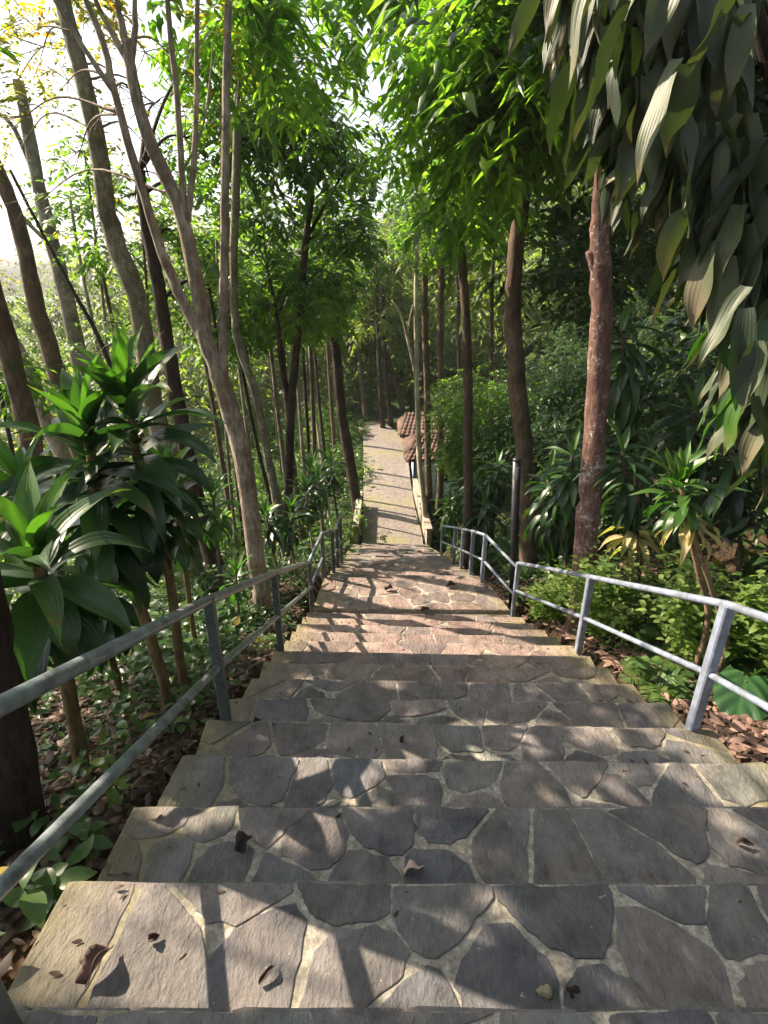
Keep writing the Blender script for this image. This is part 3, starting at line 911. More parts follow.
def paved_quad(mb, hues, edges, A, B, Cc, D, spacing, rnd, gap=(0.0028, 0.0140), lift=0.0035, xlim=None, detail=3):
    """irregular slate pieces laid in the quad A(back left) B(back right) C(front right) D(front left)."""
    A, B, Cc, D = [np.array(p, float) for p in (A, B, Cc, D)]
    W = np.linalg.norm((B + Cc - A - D) / 2)
    H = np.linalg.norm((Cc + D - A - B) / 2)
    nrm = np.cross(B - A, D - A)
    nrm /= np.linalg.norm(nrm)
    if nrm[2] < 0:
        nrm = -nrm

    def to3(p):
        u, v = p[0] / W, p[1] / H
        return A * (1 - u) * (1 - v) + B * u * (1 - v) + Cc * u * v + D * (1 - u) * v

    n = max(4, int(W * H / spacing ** 2))
    pts = []
    for _ in range(n):
        best, bd = None, -1
        for _ in range(5):
            q = (rnd.random() * W, rnd.random() * H)
            dd = min([((q[0] - p[0]) / 1.15) ** 2 + (q[1] - p[1]) ** 2 for p in pts] or [9])
            if dd > bd:
                best, bd = q, dd
        pts.append(best)
    for i, p in enumerate(pts):
        e = 0.002
        poly = [(e, e), (W - e, e), (W - e, H - e), (e, H - e)]
        for j, q in enumerate(pts):
            if i == j:
                continue
            dx, dy = q[0] - p[0], q[1] - p[1]
            dl = math.hypot(dx, dy)
            if dl < 1e-4:
                continue
            hh = random.Random(min(i, j) * 977 + max(i, j) * 31 + int(A[1] * 1000)).random()
            g_ = gap[0] + (gap[1] - gap[0]) * hh ** 1.6
            a, b = dx / dl, dy / dl
            c = a * (p[0] + q[0]) / 2 + b * (p[1] + q[1]) / 2 - g_
            poly = clip_poly(poly, a, b, c)
            if len(poly) < 3:
                break
        if len(poly) < 3:
            continue
        ar = 0.5 * abs(sum(poly[k][0] * poly[(k + 1) % len(poly)][1] - poly[(k + 1) % len(poly)][0] * poly[k][1] for k in range(len(poly))))
        if ar < 0.0012:
            continue
        # rounded corners, then ragged edges
        res = []
        m_ = len(poly)
        for k in range(m_):
            p0, p1, p2 = poly[k - 1], poly[k], poly[(k + 1) % m_]
            onb = min(p1[0], W - p1[0]) < 0.01 or min(p1[1], H - p1[1]) < 0.006
            cut = 0.05 if onb else 0.22
            res.append((p1[0] + (p0[0] - p1[0]) * cut, p1[1] + (p0[1] - p1[1]) * cut))
            if not onb:
                res.append((p1[0] * .76 + (p0[0] + p2[0]) * .12, p1[1] * .76 + (p0[1] + p2[1]) * .12))
            res.append((p1[0] + (p2[0] - p1[0]) * cut, p1[1] + (p2[1] - p1[1]) * cut))
        fine = []
        for k in range(len(res)):
            a_, b_ = res[k], res[(k + 1) % len(res)]
            ln = math.hypot(b_[0] - a_[0], b_[1] - a_[1])
            ns = max(1, int(ln / (0.018 if detail > 2 else 0.09)))
            for s_ in range(ns):
                t = s_ / ns
                fine.append((a_[0] + (b_[0] - a_[0]) * t, a_[1] + (b_[1] - a_[1]) * t))
        cx = sum(q[0] for q in fine) / len(fine)
        cy = sum(q[1] for q in fine) / len(fine)
        jag = []
        for (x, y) in fine:
            nz = mnoise.noise(Vector((x * 16 + i * 3.7, y * 16, A[1] * 5))) * 0.011 + mnoise.noise(Vector((x * 55 + i * 3.7, y * 55, A[1] * 5))) * 0.005
            dl = max(math.hypot(x - cx, y - cy), 1e-4)
            x2, y2 = x + (x - cx) / dl * nz, y + (y - cy) / dl * nz
            jag.append((min(max(x2, 0.001), W - 0.001), min(max(y2, 0.001), H - 0.001)))
        tx, ty = rnd.uniform(-.012, .012), rnd.uniform(-.012, .012)
        lf = lift + rnd.uniform(-.0015, .003)
        hue = rnd.choice(STONE_HUES)
        k_ = rnd.uniform(0.82, 1.18)
        hue = tuple(c * k_ * .88 * w_ for c, w_ in zip(hue, (.975, 1.0, 1.065)))
        i0 = len(mb.v)
        N_ = len(jag)

        def edgeval(w):
            if xlim is None:
                return 0.0
            d = min(w[0] - xlim[0], xlim[1] - w[0])
            return max(0.0, 1 - d / 0.42)
        rings = [(1.0, -0.012), (1.0, lf * 0.7), (None, lf)]
        for (sc, hz) in rings:
            for (x, y) in jag:
                if sc is None:
                    dl = max(math.hypot(x - cx, y - cy), 1e-4)
                    ins = min(0.0035, dl * 0.3)
                    x, y = x - (x - cx) / dl * ins, y - (y - cy) / dl * ins
                w = to3((x, y)) + nrm * (hz + ((x - cx) * tx + (y - cy) * ty if hz > 0 else 0))
                mb.v.append(tuple(w))
                hues.append(hue)
                edges.append(edgeval(w))
        w = to3((cx, cy)) + nrm * (lf + 0.001)
        mb.v.append(tuple(w))
        hues.append(hue)
        edges.append(edgeval(w))
        cidx = len(mb.v) - 1
        for rg in range(2):
            for k in range(N_):
                k2 = (k + 1) % N_
                mb.f.append((i0 + rg * N_ + k, i0 + rg * N_ + k2, i0 + (rg + 1) * N_ + k2, i0 + (rg + 1) * N_ + k))
                mb.mi.append(0)
        for k in range(N_):
            mb.f.append((i0 + 2 * N_ + k, i0 + 2 * N_ + (k + 1) % N_, cidx))
            mb.mi.append(0)


STAIR = empty('stone_staircase', (0.4, 3.0, -1.2), 'long staircase of crazy-paved grey slate stones running down through the forest', 'staircase')
rs = random.Random(5)


def make_step(backL, backR, frL, frR, z, spacing, depth_=0.42, detail=3, label=None, top_name='step'):
    """one tread: cement block with slate pieces set on top and along its front face."""
    bL, bR, fL, fR = [np.array((p[0], p[1], z)) for p in (backL, backR, frL, frR)]
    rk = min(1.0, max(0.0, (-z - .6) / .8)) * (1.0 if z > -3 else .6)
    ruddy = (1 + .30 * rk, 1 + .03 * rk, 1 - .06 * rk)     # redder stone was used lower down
    mb, hues, edges = MB(), [], []
    xl = (min(fL[0], bL[0]), max(fR[0], bR[0]))
    paved_quad(mb, hues, edges, bL, bR, fR, fL, spacing, rs, xlim=xl, detail=detail)
    # front face pieces
    dn = np.array([0, 0, -0.15])
    paved_quad(mb, hues, edges, fL + [0, .002, 0], fR + [0, .002, 0], fR + [0, .002, 0] + dn, fL + [0, .002, 0] + dn, spacing * 0.95, rs, xlim=xl, lift=0.006, detail=1)
    nst = len(mb.v)
    nface = len(mb.f)
    # cement bed
    dz = np.array([0, 0, -depth_])
    nseg = 14
    i0 = len(mb.v)
    for k in range(nseg + 1):
        t = k / nseg
        b_, f_ = bL + (bR - bL) * t, fL + (fR - fL) * t
        for q in (b_ + dz, b_, f_, f_ + dz):
            mb.v.append(tuple(q))
            hues.append((.3, .28, .22))
            edges.append(max(0.0, 1 - min(t, 1 - t) * np.linalg.norm(fR - fL) / 0.42))
    for k in range(nseg):
        for j in range(3):
            a = i0 + k * 4 + j
            mb.f.append((a, a + 1, a + 5, a + 4))
            mb.mi.append(1)
    mb.f.append((i0, i0 + 3, i0 + 2, i0 + 1))
    e = i0 + nseg * 4
    mb.f.append((e, e + 1, e + 2, e + 3))
    mb.mi += [1, 1]
    fy = float((fL[1] + fR[1]) / 2)
    for k, q in enumerate(mb.v):          # worn, uneven tread: slight dips, a ragged nosing
        near = max(0.0, 1 - max(0.0, (fL[1] + (fR[1] - fL[1]) * (q[0] - fL[0]) / max(fR[0] - fL[0], .1)) - q[1]) / 0.10)
        w_ = mnoise.noise(Vector((q[0] * 5.5, z * 7, 2))) * .011 + mnoise.noise(Vector((q[0] * 19, z * 7, 5))) * .006
        dz_ = mnoise.noise(Vector((q[0] * 2.6, q[1] * 2.6, z * 3))) * .006 - near * (abs(mnoise.noise(Vector((q[0] * 8.5, z * 5, 8)))) * .006)
        mb.v[k] = (q[0], q[1] + w_ * near - near * .008, q[2] + (dz_ if q[2] > z - .2 else 0))
    me = bpy.data.meshes.new(top_name)
    me.from_pydata(mb.v, [], mb.f)
    me.polygons.foreach_set('material_index', mb.mi)
    a = me.attributes.new('hue', 'FLOAT_COLOR', 'POINT')
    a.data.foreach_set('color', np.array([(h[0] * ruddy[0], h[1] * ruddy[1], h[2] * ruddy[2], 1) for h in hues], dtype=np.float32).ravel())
    a = me.attributes.new('edge', 'FLOAT', 'POINT')
    a.data.foreach_set('value', np.array(edges, dtype=np.float32))
    o = link_mesh(top_name, me, [M['stone'], M['mortar']], STAIR)
    if label:
        o['label'] = label
    return o


prevL, prevR = np.array((-0.97, -0.9, 0)), np.array((1.79, -0.9, 0))
for n, (Lp, Rp) in enumerate(NOS):
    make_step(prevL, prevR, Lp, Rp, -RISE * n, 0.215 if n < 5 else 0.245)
    prevL, prevR = Lp + np.array([0, .003, 0]), Rp + np.array([0, .003, 0])
# last short tread in the flight and the landing slab raised a little above it
zt = -RISE * 14
landL, landR = at_z(313, 608, LAND_Z), at_z(510, 610.5, LAND_Z)
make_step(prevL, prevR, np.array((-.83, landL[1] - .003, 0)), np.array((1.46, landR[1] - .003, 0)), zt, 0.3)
farL, farR = at_z(325, 577, LAND_Z), at_z(485, 579.5, LAND_Z)
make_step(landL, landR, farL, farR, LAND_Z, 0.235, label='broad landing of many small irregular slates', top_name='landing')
# lower flight
NL = 18
botL, botR = np.array((-0.80, 12.75, 0)), np.array((1.12, 12.75, 0))
LOW = []
prevL, prevR = farL + np.array([0, .003, 0]), farR + np.array([0, .003, 0])
for k in range(1, NL + 1):
    t = k / NL
    a, b = farL + (botL - farL) * t, farR + (botR - farR) * t
    z = LAND_Z + (PATH_Z + 0.02 - LAND_Z) * t
    LOW.append((np.array((a[0], a[1], z)), np.array((b[0], b[1], z))))
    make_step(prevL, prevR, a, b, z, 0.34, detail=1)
    prevL, prevR = a + np.array([0, .003, 0]), b + np.array([0, .003, 0])

# ==================================================================== LOWER PATH AND ITS WALLS
pm = MB()
cl = [(0.22, 12.76, .80), (0.22, 13.6, .80), (0.15, 15.5, .78), (0.10, 17.5, .80), (0.07, 19.5, .84), (0.0, 22, .86), (-0.14, 23.4, .8), (-0.45, 24.5, .72), (-0.9, 25.3, .55)]
pts = spline([(c[0], c[1], c[2]) for c in cl], 5)
for k in range(len(pts)):
    d = pts[min(k + 1, len(pts) - 1)] - pts[max(k - 1, 0)]
    d = np.array([d[0], d[1]]) / np.hypot(d[0], d[1])
    nrm = np.array([-d[1], d[0]])
    w = pts[k][2]
    z = max(PATH_Z, terrain_z(0.2, pts[k][1]) + .31)
    for sgn in (1, 0.33, -0.33, -1):
        q = np.array([pts[k][0], pts[k][1]]) + nrm * w * sgn
        pm.v.append((q[0], q[1], z if abs(sgn) < .9 else z - 0.02))
for k in range(len(pts) - 1):
    for j in range(3):
        a = k * 4 + j
        pm.f.append((a, a + 4, a + 5, a + 1))
        pm.mi.append(0)
i0 = len(pm.v)
for k in range(len(pts)):      # skirts so the path has thickness
    for j in (0, 3):
        q = pm.v[k * 4 + j]
        pm.v.append((q[0], q[1], q[2] - 1.2))
for k in range(len(pts) - 1):
    pm.f.append((k * 4, i0 + k * 2, i0 + k * 2 + 2, k * 4 + 4))
    pm.f.append((k * 4 + 3, k * 4 + 7, i0 + k * 2 + 3, i0 + k * 2 + 1))
    pm.mi += [0, 0]
tag(pm.build('path', M['cobble'], smooth=False), 'cobbled lower path leading away from the foot of the stairs', 'path', None, 'structure')


def low_wall(name, label, p0, p1, w, z0, z1, cope):
    r = empty(name, (p0[0], p0[1], z0), label, 'wall')
    p0, p1 = np.array(p0, float), np.array(p1, float)
    d = (p1 - p0) / np.linalg.norm(p1 - p0)
    nn = np.array([-d[1], d[0]])
    mb = MB()
    N_ = 14
    for k in range(N_):
        a, b = p0 + (p1 - p0) * k / N_, p0 + (p1 - p0) * (k + 1) / N_ * 1.0
        b = p0 + (p1 - p0) * ((k + 1) / N_) - d * 0.008
        j = 0.012 * mnoise.noise(Vector((k * 1.7, z1, 2)))
        mb.hexa([(*(a - nn * w / 2), z0), (*(b - nn * w / 2), z0), (*(b + nn * w / 2), z0), (*(a + nn * w / 2), z0)],
                [(*(a - nn * (w / 2 + j)), z1), (*(b - nn * (w / 2 + j)), z1), (*(b + nn * w / 2), z1), (*(a + nn * w / 2), z1)])
    mb.build('wall_body', M['wallstone'], r)
    c = MB()
    w2 = w / 2 + 0.02
    a, b = p0 - d * .02, p1 + d * .02
    c.hexa([(*(a - nn * w2), z1 + .002), (*(b - nn * w2), z1 + .002), (*(b + nn * w2), z1 + .002), (*(a + nn * w2), z1 + .002)],
           [(*(a - nn * w2), z1 + cope), (*(b - nn * w2), z1 + cope), (*(b + nn * w2), z1 + cope), (*(a + nn * w2), z1 + cope)])
    c.build('coping', M['wallstone'], r)
    return r


low_wall('low_wall', 'low plastered wall on the hut side of the lower path', (1.17, 12.85), (0.99, 16.6), 0.12, -6.2, -4.62, 0.05)
low_wall('low_wall', 'short low wall opposite the hut, beside the leaning trunk', (-0.74, 12.95), (-0.72, 15.4), 0.12, -6.0, -4.60, 0.05)

# ==================================================================== RAILINGS


def railing(name, label, posts, rails, post_mat, rail_mat, pw=0.052, rr=0.022):
    r = empty(name, tuple(posts[0][0]), label, 'railing')
    for (b, t) in posts:
        b, t = np.array(b, float), np.array(t, float)
        m = MB()
        h = pw / 2
        bev = h * 0.25
        ring = [(-h + bev, -h), (h - bev, -h), (h, -h + bev), (h, h - bev), (h - bev, h), (-h + bev, h), (-h, h - bev), (-h, -h + bev)]
        i0 = 0
        for q in (b - np.array([0, 0, .08]), t):
            for (x, y) in ring:
                m.v.append((q[0] + x, q[1] + y, q[2]))
        for j in range(8):
            m.f.append((j, (j + 1) % 8, 8 + (j + 1) % 8, 8 + j))
        m.f.append(tuple(range(8))[::-1])
        m.f.append(tuple(range(8, 16)))
        m.mi = [0] * len(m.f)
        m.build('post', post_mat, r)
    for nm, chains in rails.items():
        for ch in chains:
            m = MB()
            p = [np.array(q, float) for q in ch]
            full = []
            for k in range(len(p)):
                full.append(p[k])
            # straight pipes mitred at the posts
            m.tube(full, [rr * (1.0 if nm == 'top_rail' else 0.86)] * len(full), 12)
            m.build(nm, rail_mat, r, smooth=True)
    return r


Z = np.array([0, 0, 1.0])
rp = []
for (b, t, z) in [((692, 728), (728, 605), -.62), ((578, 652), (588, 577), -RISE * 9), ((513, 614), (517, 563), -2.15)]:
    B = at_z(*b, z)
    T = at(*t, B[1])
    rp.append((B, np.array([B[0], B[1], T[2]])))
near = rp[0][0] + np.array([0.10, -1.75, 0.74])
near[2] = 0.0
rp_near = (np.array([1.66, 0.35, 0.0]), np.array([1.66, 0.35, 0.76]))
low_r = []
for (px, py, tpy, h) in [(487, 580, 537, .66), (466, 573.7, 538, .68), (451, 567.7, 538, .68), (439, 562, 538, .68), (433, 554, 538, .66)]:
    # find the spot on the lower flight whose right edge lies there
    best = min([(abs(512 - F * ((q[1][1]) * ST + (q[1][2] - 1.5) * CT) / depth(q[1]) - py), k) for k, q in enumerate([(farL, farR)] + LOW)])
    q = ([(farL, farR)] + LOW)[best[1]][1]
    low_r.append((q + np.array([-.05, -.06, 0]), q + np.array([-.05, -.06, h])))
posts_r = [rp_near] + rp + low_r
tops = [t for b, t in posts_r]
mids = [b + (t - b) * 0.47 for b, t in posts_r]
railing('metal_railing', 'pale blue-grey metal railing along the leaf-littered bushy side of the stairs', posts_r,
        {'top_rail': [[tops[0] + (tops[0] - tops[1]) * .6] + tops[:4], [tops[3] - Z * .07, tops[4]], tops[4:]],
         'mid_rail': [[mids[0] + (mids[0] - mids[1]) * .6] + mids[:4], [mids[3] - Z * .07, mids[4]], mids[4:]]},
        M['blue_steel'], M['blue_steel'], 0.052, 0.0195)
lp = []
for (b, t, z) in [((226, 718), (208, 600), -.62), ((281, 650), (275, 573), -RISE * 8), ((312, 608), (308, 562), -2.15), ((324, 577), (323, 534), -2.12)]:
    B = at_z(*b, z)
    T = at(*t, B[1])
    lp.append((B, np.array([B[0], B[1], T[2]])))
B = at_z(17, 1004, -.005)
lp_near = (np.array([-0.805, 0.63, 0.0]), np.array([-0.815, 0.63, 0.775]))
low_l = []
for (py, h) in [(571, .66), (565, .68), (560, .9)]:
    best = min([(abs(512 - F * ((q[0][1]) * ST + (q[0][2] - 1.5) * CT) / depth(q[0]) - py), k) for k, q in enumerate([(farL, farR)] + LOW)])
    q = ([(farL, farR)] + LOW)[best[1]][0]
    low_l.append((q + np.array([.05, -.06, 0]), q + np.array([.05, -.06, h])))
posts_l = [lp_near] + lp + low_l
tops = [t for b, t in posts_l]
mids = [b + (t - b) * 0.46 for b, t in posts_l]
railing('metal_railing', 'worn grey pipe railing along the shaded side where the strap-leaved plants lean', posts_l,
        {'top_rail': [[tops[0] + (tops[0] - tops[1]) * .8] + tops[:4], tops[3:5], tops[4:7], tops[6:8]],
         'mid_rail': [[mids[0] + (mids[0] - mids[1]) * .8] + mids[:4], mids[3:5], mids[4:7], mids[6:8]]},
        M['galv_dark'], M['galv'], 0.048, 0.023)

# black pole with a white sticker
pb = np.array([1.62, 5.75, terrain_z(1.9, 5.75)])
pt = at(518.5, 459, 5.75)
pb[0] = at(513, 605, 5.75)[0]
pt[0] = at(517, 459, 5.75)[0]
pole = empty('black_pole', tuple(pb), 'slim black pole with a white sticker near its top, beside the stair landing', 'pole')
m = MB()
m.tube([pb - Z * .1, pt - Z * .02], [.045, .045], 18)
m.build('pole_shaft', M['black'], pole, True)
m = MB()
m.tube([pt - Z * .018, pt, pt + Z * .012], [.048, .048, .03], 18)
m.build('cap', M['black'], pole, True)
m = MB()
for k in range(7):
    a0, a1 = -2.25 + k * .2, -2.25 + (k + 1) * .2
    p0, p1 = np.array([math.cos(a0), math.sin(a0), 0]) * .0465, np.array([math.cos(a1), math.sin(a1), 0]) * .0465
    b0, b1 = pt - Z * .22, pt - Z * .08
    m.quad(b0 + p0, b0 + p1, b1 + p1, b1 + p0)
m.build('sticker', M['white'], pole, True)

# ==================================================================== HUT
HX0, HX1, HY0, HY1 = 1.02, 2.75, 17.6, 19.4
hut = empty('garden_hut', (HX0, HY0, -6.0), 'small pale blue hut with a red clay tiled roof beside the lower path', 'hut')
m = MB()
zw = -4.28
m.box(HX0, HX0 + .12, HY0, HY1, -6.0, zw)
m.box(HX1 - .12, HX1, HY0, HY1, -6.0, zw)
m.box(HX0 + .122, HX1 - .122, HY0, HY0 + .12, -6.0, -5.1)
m.box(HX0 + .122, HX0 + 0.75, HY0, HY0 + .12, -5.098, zw)
m.box(HX1 - .55, HX1 - .122, HY0, HY0 + .12, -5.098, zw)
m.box(HX0 + .752, HX1 - .552, HY0, HY0 + .12, -4.5, zw)
m.box(HX0 + .122, HX1 - .122, HY1 - .12, HY1, -6.0, zw)
m.build('wall', M['hutwall'], hut)
m = MB()
m.box(HX0 + .755, HX1 - .555, HY0 + .3, HY0 + .34, -5.1, -4.5)
m.build('window', M['opening'], hut)
for x in (HX0 - .035, HX1 - .04):
    m = MB()
    m.box(x, x + .075, HY0 - .06, HY0 - .003, -6.0, zw)
    m.build('corner_post', M['huttrim'], hut)


def tiled_slope(name, A, B, Cc, D, parent, nx_, ny_):
    """corrugated clay tiles on the slope A(eave left) B(eave right) C(ridge right) D(ridge left)."""
    A, B, Cc, D = [np.array(p, float) for p in (A, B, Cc, D)]
    nr = np.cross(B - A, D - A)
    nr /= np.linalg.norm(nr)
    if nr[2] < 0:
        nr = -nr
    m = MB()
    sub = 6
    for r_ in range(ny_):
        v0, v1 = r_ / ny_, (r_ + 1.12) / ny_
        i0 = len(m.v)
        ncol = nx_ * sub
        for c in range(ncol + 1):
            u = c / ncol
            for v, lift in ((v0, 0.05), (min(v1, 1.0), 0.015)):
                p = A * (1 - u) * (1 - v) + B * u * (1 - v) + Cc * u * v + D * (1 - u) * v
                h = 0.045 * abs(math.sin(PI * u * nx_)) + lift + 0.012 * mnoise.noise(Vector((int(u * nx_) * 2.3, r_ * 1.9, 1)))
                m.v.append(tuple(p + nr * h))
        for c in range(ncol):
            a = i0 + c * 2
            m.f.append((a, a + 2, a + 3, a + 1))
            m.mi.append(0)
    t = nr * -0.06
    m.hexa([A + t, B + t, Cc + t, D + t], [A, B, Cc, D])
    return m.build(name, M['tile'], parent)


e0, e1 = HY0 - .28, HY1 + .4
ry = (e0 + e1) / 2
ze, zr = -4.22, -3.66
rf = tiled_slope('roof', (HX0 - .30, e0, ze), (HX1 + .4, e0, ze), (HX1 + .4, ry, zr), (HX0 + .25, ry, zr), hut, 15, 8)
tiled_slope('roof', (HX1 + .4, e1, ze), (HX0 - .30, e1, ze), (HX0 + .25, ry, zr), (HX1 + .4, ry, zr), hut, 15, 8)
tiled_slope('roof', (HX0 - .30, e1, ze), (HX0 - .30, e0, ze), (HX0 + .25, ry - .005, zr), (HX0 + .25, ry + .005, zr), hut, 12, 8)
m = MB()
m.tube([(HX0 + .2, ry, zr + .05), (HX1 + .42, ry, zr + .05)], [.09, .09], 10)
m.build('ridge_cap', M['tile'], hut, True)
# the second, smaller shelter just behind
sh = empty('tiled_shelter', (1.6, 21.6, -5.6), 'second small shelter with a clay tiled roof just behind the pale blue hut', 'shelter')
tiled_slope('roof', (0.62, 20.9, -4.4), (2.7, 20.9, -4.4), (2.5, 22.2, -3.8), (1.0, 22.2, -3.8), sh, 11, 7)
tiled_slope('roof', (2.7, 23.5, -4.4), (0.62, 23.5, -4.4), (1.0, 22.2, -3.8), (2.5, 22.2, -3.8), sh, 11, 7)
tiled_slope('roof', (0.62, 23.5, -4.4), (0.62, 20.9, -4.4), (1.0, 22.19, -3.8), (1.0, 22.21, -3.8), sh, 11, 7)
for (x, y) in ((0.85, 21.1), (2.5, 21.1), (0.85, 23.3), (2.5, 23.3)):
    m = MB()
    m.box(x - .05, x + .05, y - .05, y + .05, -5.8, -4.39)
    m.build('shelter_post', M['bark_dark'], sh)


# ==================================================================== TREES
def to_world(path, dy=0.0):
    """path of (px, py, Y); Y of None means 'as before'."""
    out, Y = [], None
    for q in path:
        if len(q) > 2:
            Y = q[2]
        out.append(at(q[0], q[1], Y))
    return out


def tree(name, label, stems, bark, crown=None, leaf='broad', leafmat=None, group=None, cat='tree', scale=1.0, limbs=True, ground=True, seg=12):
    """stems: list of (pixel path with depth, radius px at start, radius px at end); the first is the main trunk."""
    main = to_world(stems[0][0])
    base = main[0].copy()
    if ground:
        d = main[1] - main[0] if abs(main[1][2] - main[0][2]) > .05 else np.array([0, 0, 1.])
        d = d / max(d[2], .2)
        gz = terrain_z(base[0], base[1])
        if base[2] > gz:
            ext = base - d * (base[2] - gz)
            ext[2] = terrain_z(ext[0], ext[1]) - .1
            main = [ext] + main
            base = ext
        else:
            main[0] = np.array([base[0], base[1], base[2] - .1])
    root = empty(name, tuple(base), label, cat, group)
    mb = MB()
    ends = []
    for si, (path, r0, r1) in enumerate(stems):
        P = main if si == 0 else to_world(path)
        sp = spline(P, 5)
        n = len(sp)
        z0 = depth(P[0])
        z1 = depth(P[-1])
        rad = []
        for k in range(n):
            t = k / (n - 1)
            r_ = (r0 * z0 * (1 - t) + r1 * z1 * t) / F
            if si == 0 and k < 6 and ground:
                r_ *= 1 + 0.35 * (1 - k / 6) ** 2
            rad.append(r_)
        for k in range(1, n - 1):
            sp[k] = sp[k] + np.array([mnoise.noise(Vector((k * .7, si * 5.1, base[0]))), mnoise.noise(Vector((k * .7, si * 3.3 + 9, base[1]))), 0]) * rad[k] * .22
        mb.tube(sp, rad, seg if si == 0 else max(7, seg - 4), 0.22, seed=si + base[0])
        ends += [(sp[k], rad[k]) for k in range(n // 2, n)]
    cl = []
    for q in (crown or []):
        if q[0] == 'w':
            cl.append((np.array(q[1:4], float), q[4], q[5]))
        else:
            cl.append((at(q[0], q[1], q[2]), q[3], q[4]))
    if limbs:
        for (c, R, n) in cl:
            e, r_ = min(ends, key=lambda q: np.linalg.norm(q[0] - c) + max(0, q[0][2] - c[2]) * .5)
            if np.linalg.norm(e - c) > .25 and c[2] > e[2] - .6:
                mid = (e + c) / 2 + np.array([0, 0, .12 * np.linalg.norm(c - e)])
                sp = spline([e, mid, c], 5)
                rr = min(r_ * .4, .014 if leaf == 'yellow' else .035)
                mb.tube(sp, list(np.linspace(rr, rr * .25, len(sp))), 6, 0.2, seed=c[0])
                for _ in range(4):
                    q = c + np.array([random.gauss(0, 1), random.gauss(0, 1), random.gauss(0, .7)]) * R * .55
                    s3 = spline([sp[-3], (sp[-1] + q) / 2 + Z * .05, q], 3)
                    mb.tube(s3, list(np.linspace(rr * .35, rr * .1, len(s3))), 5)
    mb.build('trunk', M[bark], root, True)
    if cl:
        foliage('crown', cl, leaf, M[leafmat or 'leaf_' + leaf], root, scale, leaf != 'yellow')
    return root


def blob(px0, px1, py0, py1, Y0, Y1, R, n, count):
    """scatter cluster centres through a box of the view."""
    out = []
    for _ in range(count):
        out.append((random.uniform(px0, px1), random.uniform(py0, py1), random.uniform(Y0, Y1), R * random.uniform(.75, 1.25), n))
    return out


# --- left side
def shade_spot(x, y):
    """where, up towards the sun, a clump of leaves shades the ground at (x, y); kept beyond the left of the view."""
    t = random.uniform(5.2, 7.0)
    while True:
        p = np.array([x + SUN[0] * t, y + SUN[1] * t, SUN[2] * t - .42 * y])
        d = depth(p)
        if d < .5 or 384 + F * (p[0] + .75) / d < -20 or t > 14:
            return p
        t += .3


gb = ground_hit(22, 838)
YL1 = gb[1]
tree('tree', 'thick dark trunk rising close behind the near end of the pipe railing', [([(12, 838, YL1), (-8, 700), (-26, 600), (-70, 420), (-140, 150)], 27, 20)], 'bark_dark',
     [('w', *shade_spot(a + random.uniform(-.2, .2), b + random.uniform(-.2, .2)), .62, 46) for a in (-1.0, -.4, .2, .8, 1.4) for b in (-.6, .1, .8, 1.5, 2.2, 2.9, 3.5)], 'broad')
tree('tree', 'many-stemmed pale tree whose bare stems fan out above the railing', [
    ([(262, 606, 5.5), (246, 480), (224, 388), (207, 343), (200, 300), (180, 213), (147, 133), (130, 67), (127, 40)], 9.68, 4.17),
    ([(209, 348, 5.5), (182, 300), (163, 253), (133, 160), (113, 87), (103, 43), (78, -20), (60, -80)], 5.81, 1.87),
    ([(113, 90, 5.5), (92, 60), (60, 10), (30, -50)], 3.26, 1.27),
    ([(130, 66, 5.5), (112, 32), (96, 0), (80, -70)], 3.61, 1.61),
    ([(128, 55, 5.5), (121, 20), (117, 0), (108, -90)], 3.96, 1.87),
    ([(131, 66, 5.5), (135, 30), (135, 0), (140, -90)], 3.26, 1.87),
    ([(184, 212, 5.5), (182, 180), (177, 100), (167, 0), (160, -100)], 3.78, 2.21),
    ([(188, 222, 5.5), (193, 170), (196, 120), (197, 30), (200, -80)], 3.26, 1.87),
    ([(224, 386, 5.5), (223, 340), (223, 300), (225, 180), (227, 57), (230, -80)], 5.37, 3.48),
    ([(186, 166, 5.5), (202, 130), (210, 80), (213, 40)], 1.14, 0.637)], 'bark_pale',
    [(20, 40, 5.6, .45, 83), (60, 90, 5.9, .45, 83), (110, 20, 5.8, .4, 41), (150, 60, 6.0, .4, 38), (10, 130, 6.2, .4, 34), (95, 130, 6.2, .35, 30), (40, -40, 5.4, .5, 49), (140, 110, 6.4, .35, 38), (75, 170, 6.6, .4, 41), (30, 210, 6.8, .35, 30), (175, 60, 6.2, .35, 38), (165, 190, 5.8, .3, 30), (190, 20, 5.9, .35, 30), (120, -80, 5.6, .6, 57), (60, -120, 5.6, .6, 57)], 'yellow')
tree('tree', 'tall greenish grey trunk leaning away behind the many-stemmed pale tree', [([(196, 582, 6.6), (176, 490), (152, 400), (140, 310), (119, 250), (106, 205), (95, 130), (76, 50), (62, 0), (45, -90)], 10, 7)], 'bark_grey',
     [(40, 60, 7.4, .5, 49), (90, 30, 7.6, .5, 49), (130, 100, 7.8, .4, 34), (20, 150, 8, .4, 30), (60, -60, 7, .8, 76), (0, -100, 6.8, .9, 83), (110, 190, 7.8, .35, 26), (150, 150, 8, .4, 34), (165, 120, 8.5, .4, 34)], 'yellow')
tree('tree', 'dark rough trunk just behind the leaning greenish grey trunk', [([(210, 548, 7.6), (191, 470), (173, 380), (161, 300), (148, 230), (140, 170)], 8.5, 5.5)], 'bark_dark',
     [(150, 180, 9, .6, 50), (195, 140, 9, .6, 50), (160, 100, 9, .6, 46), (205, 60, 9, .6, 46), (190, 200, 9, .6, 50), (210, 290, 9, .5, 40), (90, 360, 10, .5, 40), (150, 245, 8.5, .5, 40), (120, 330, 9, .45, 30), (175, 300, 9, .4, 30), (135, 200, 8.6, .5, 30), (185, 250, 9.5, .5, 34)], 'fine', 'leaf_broad')
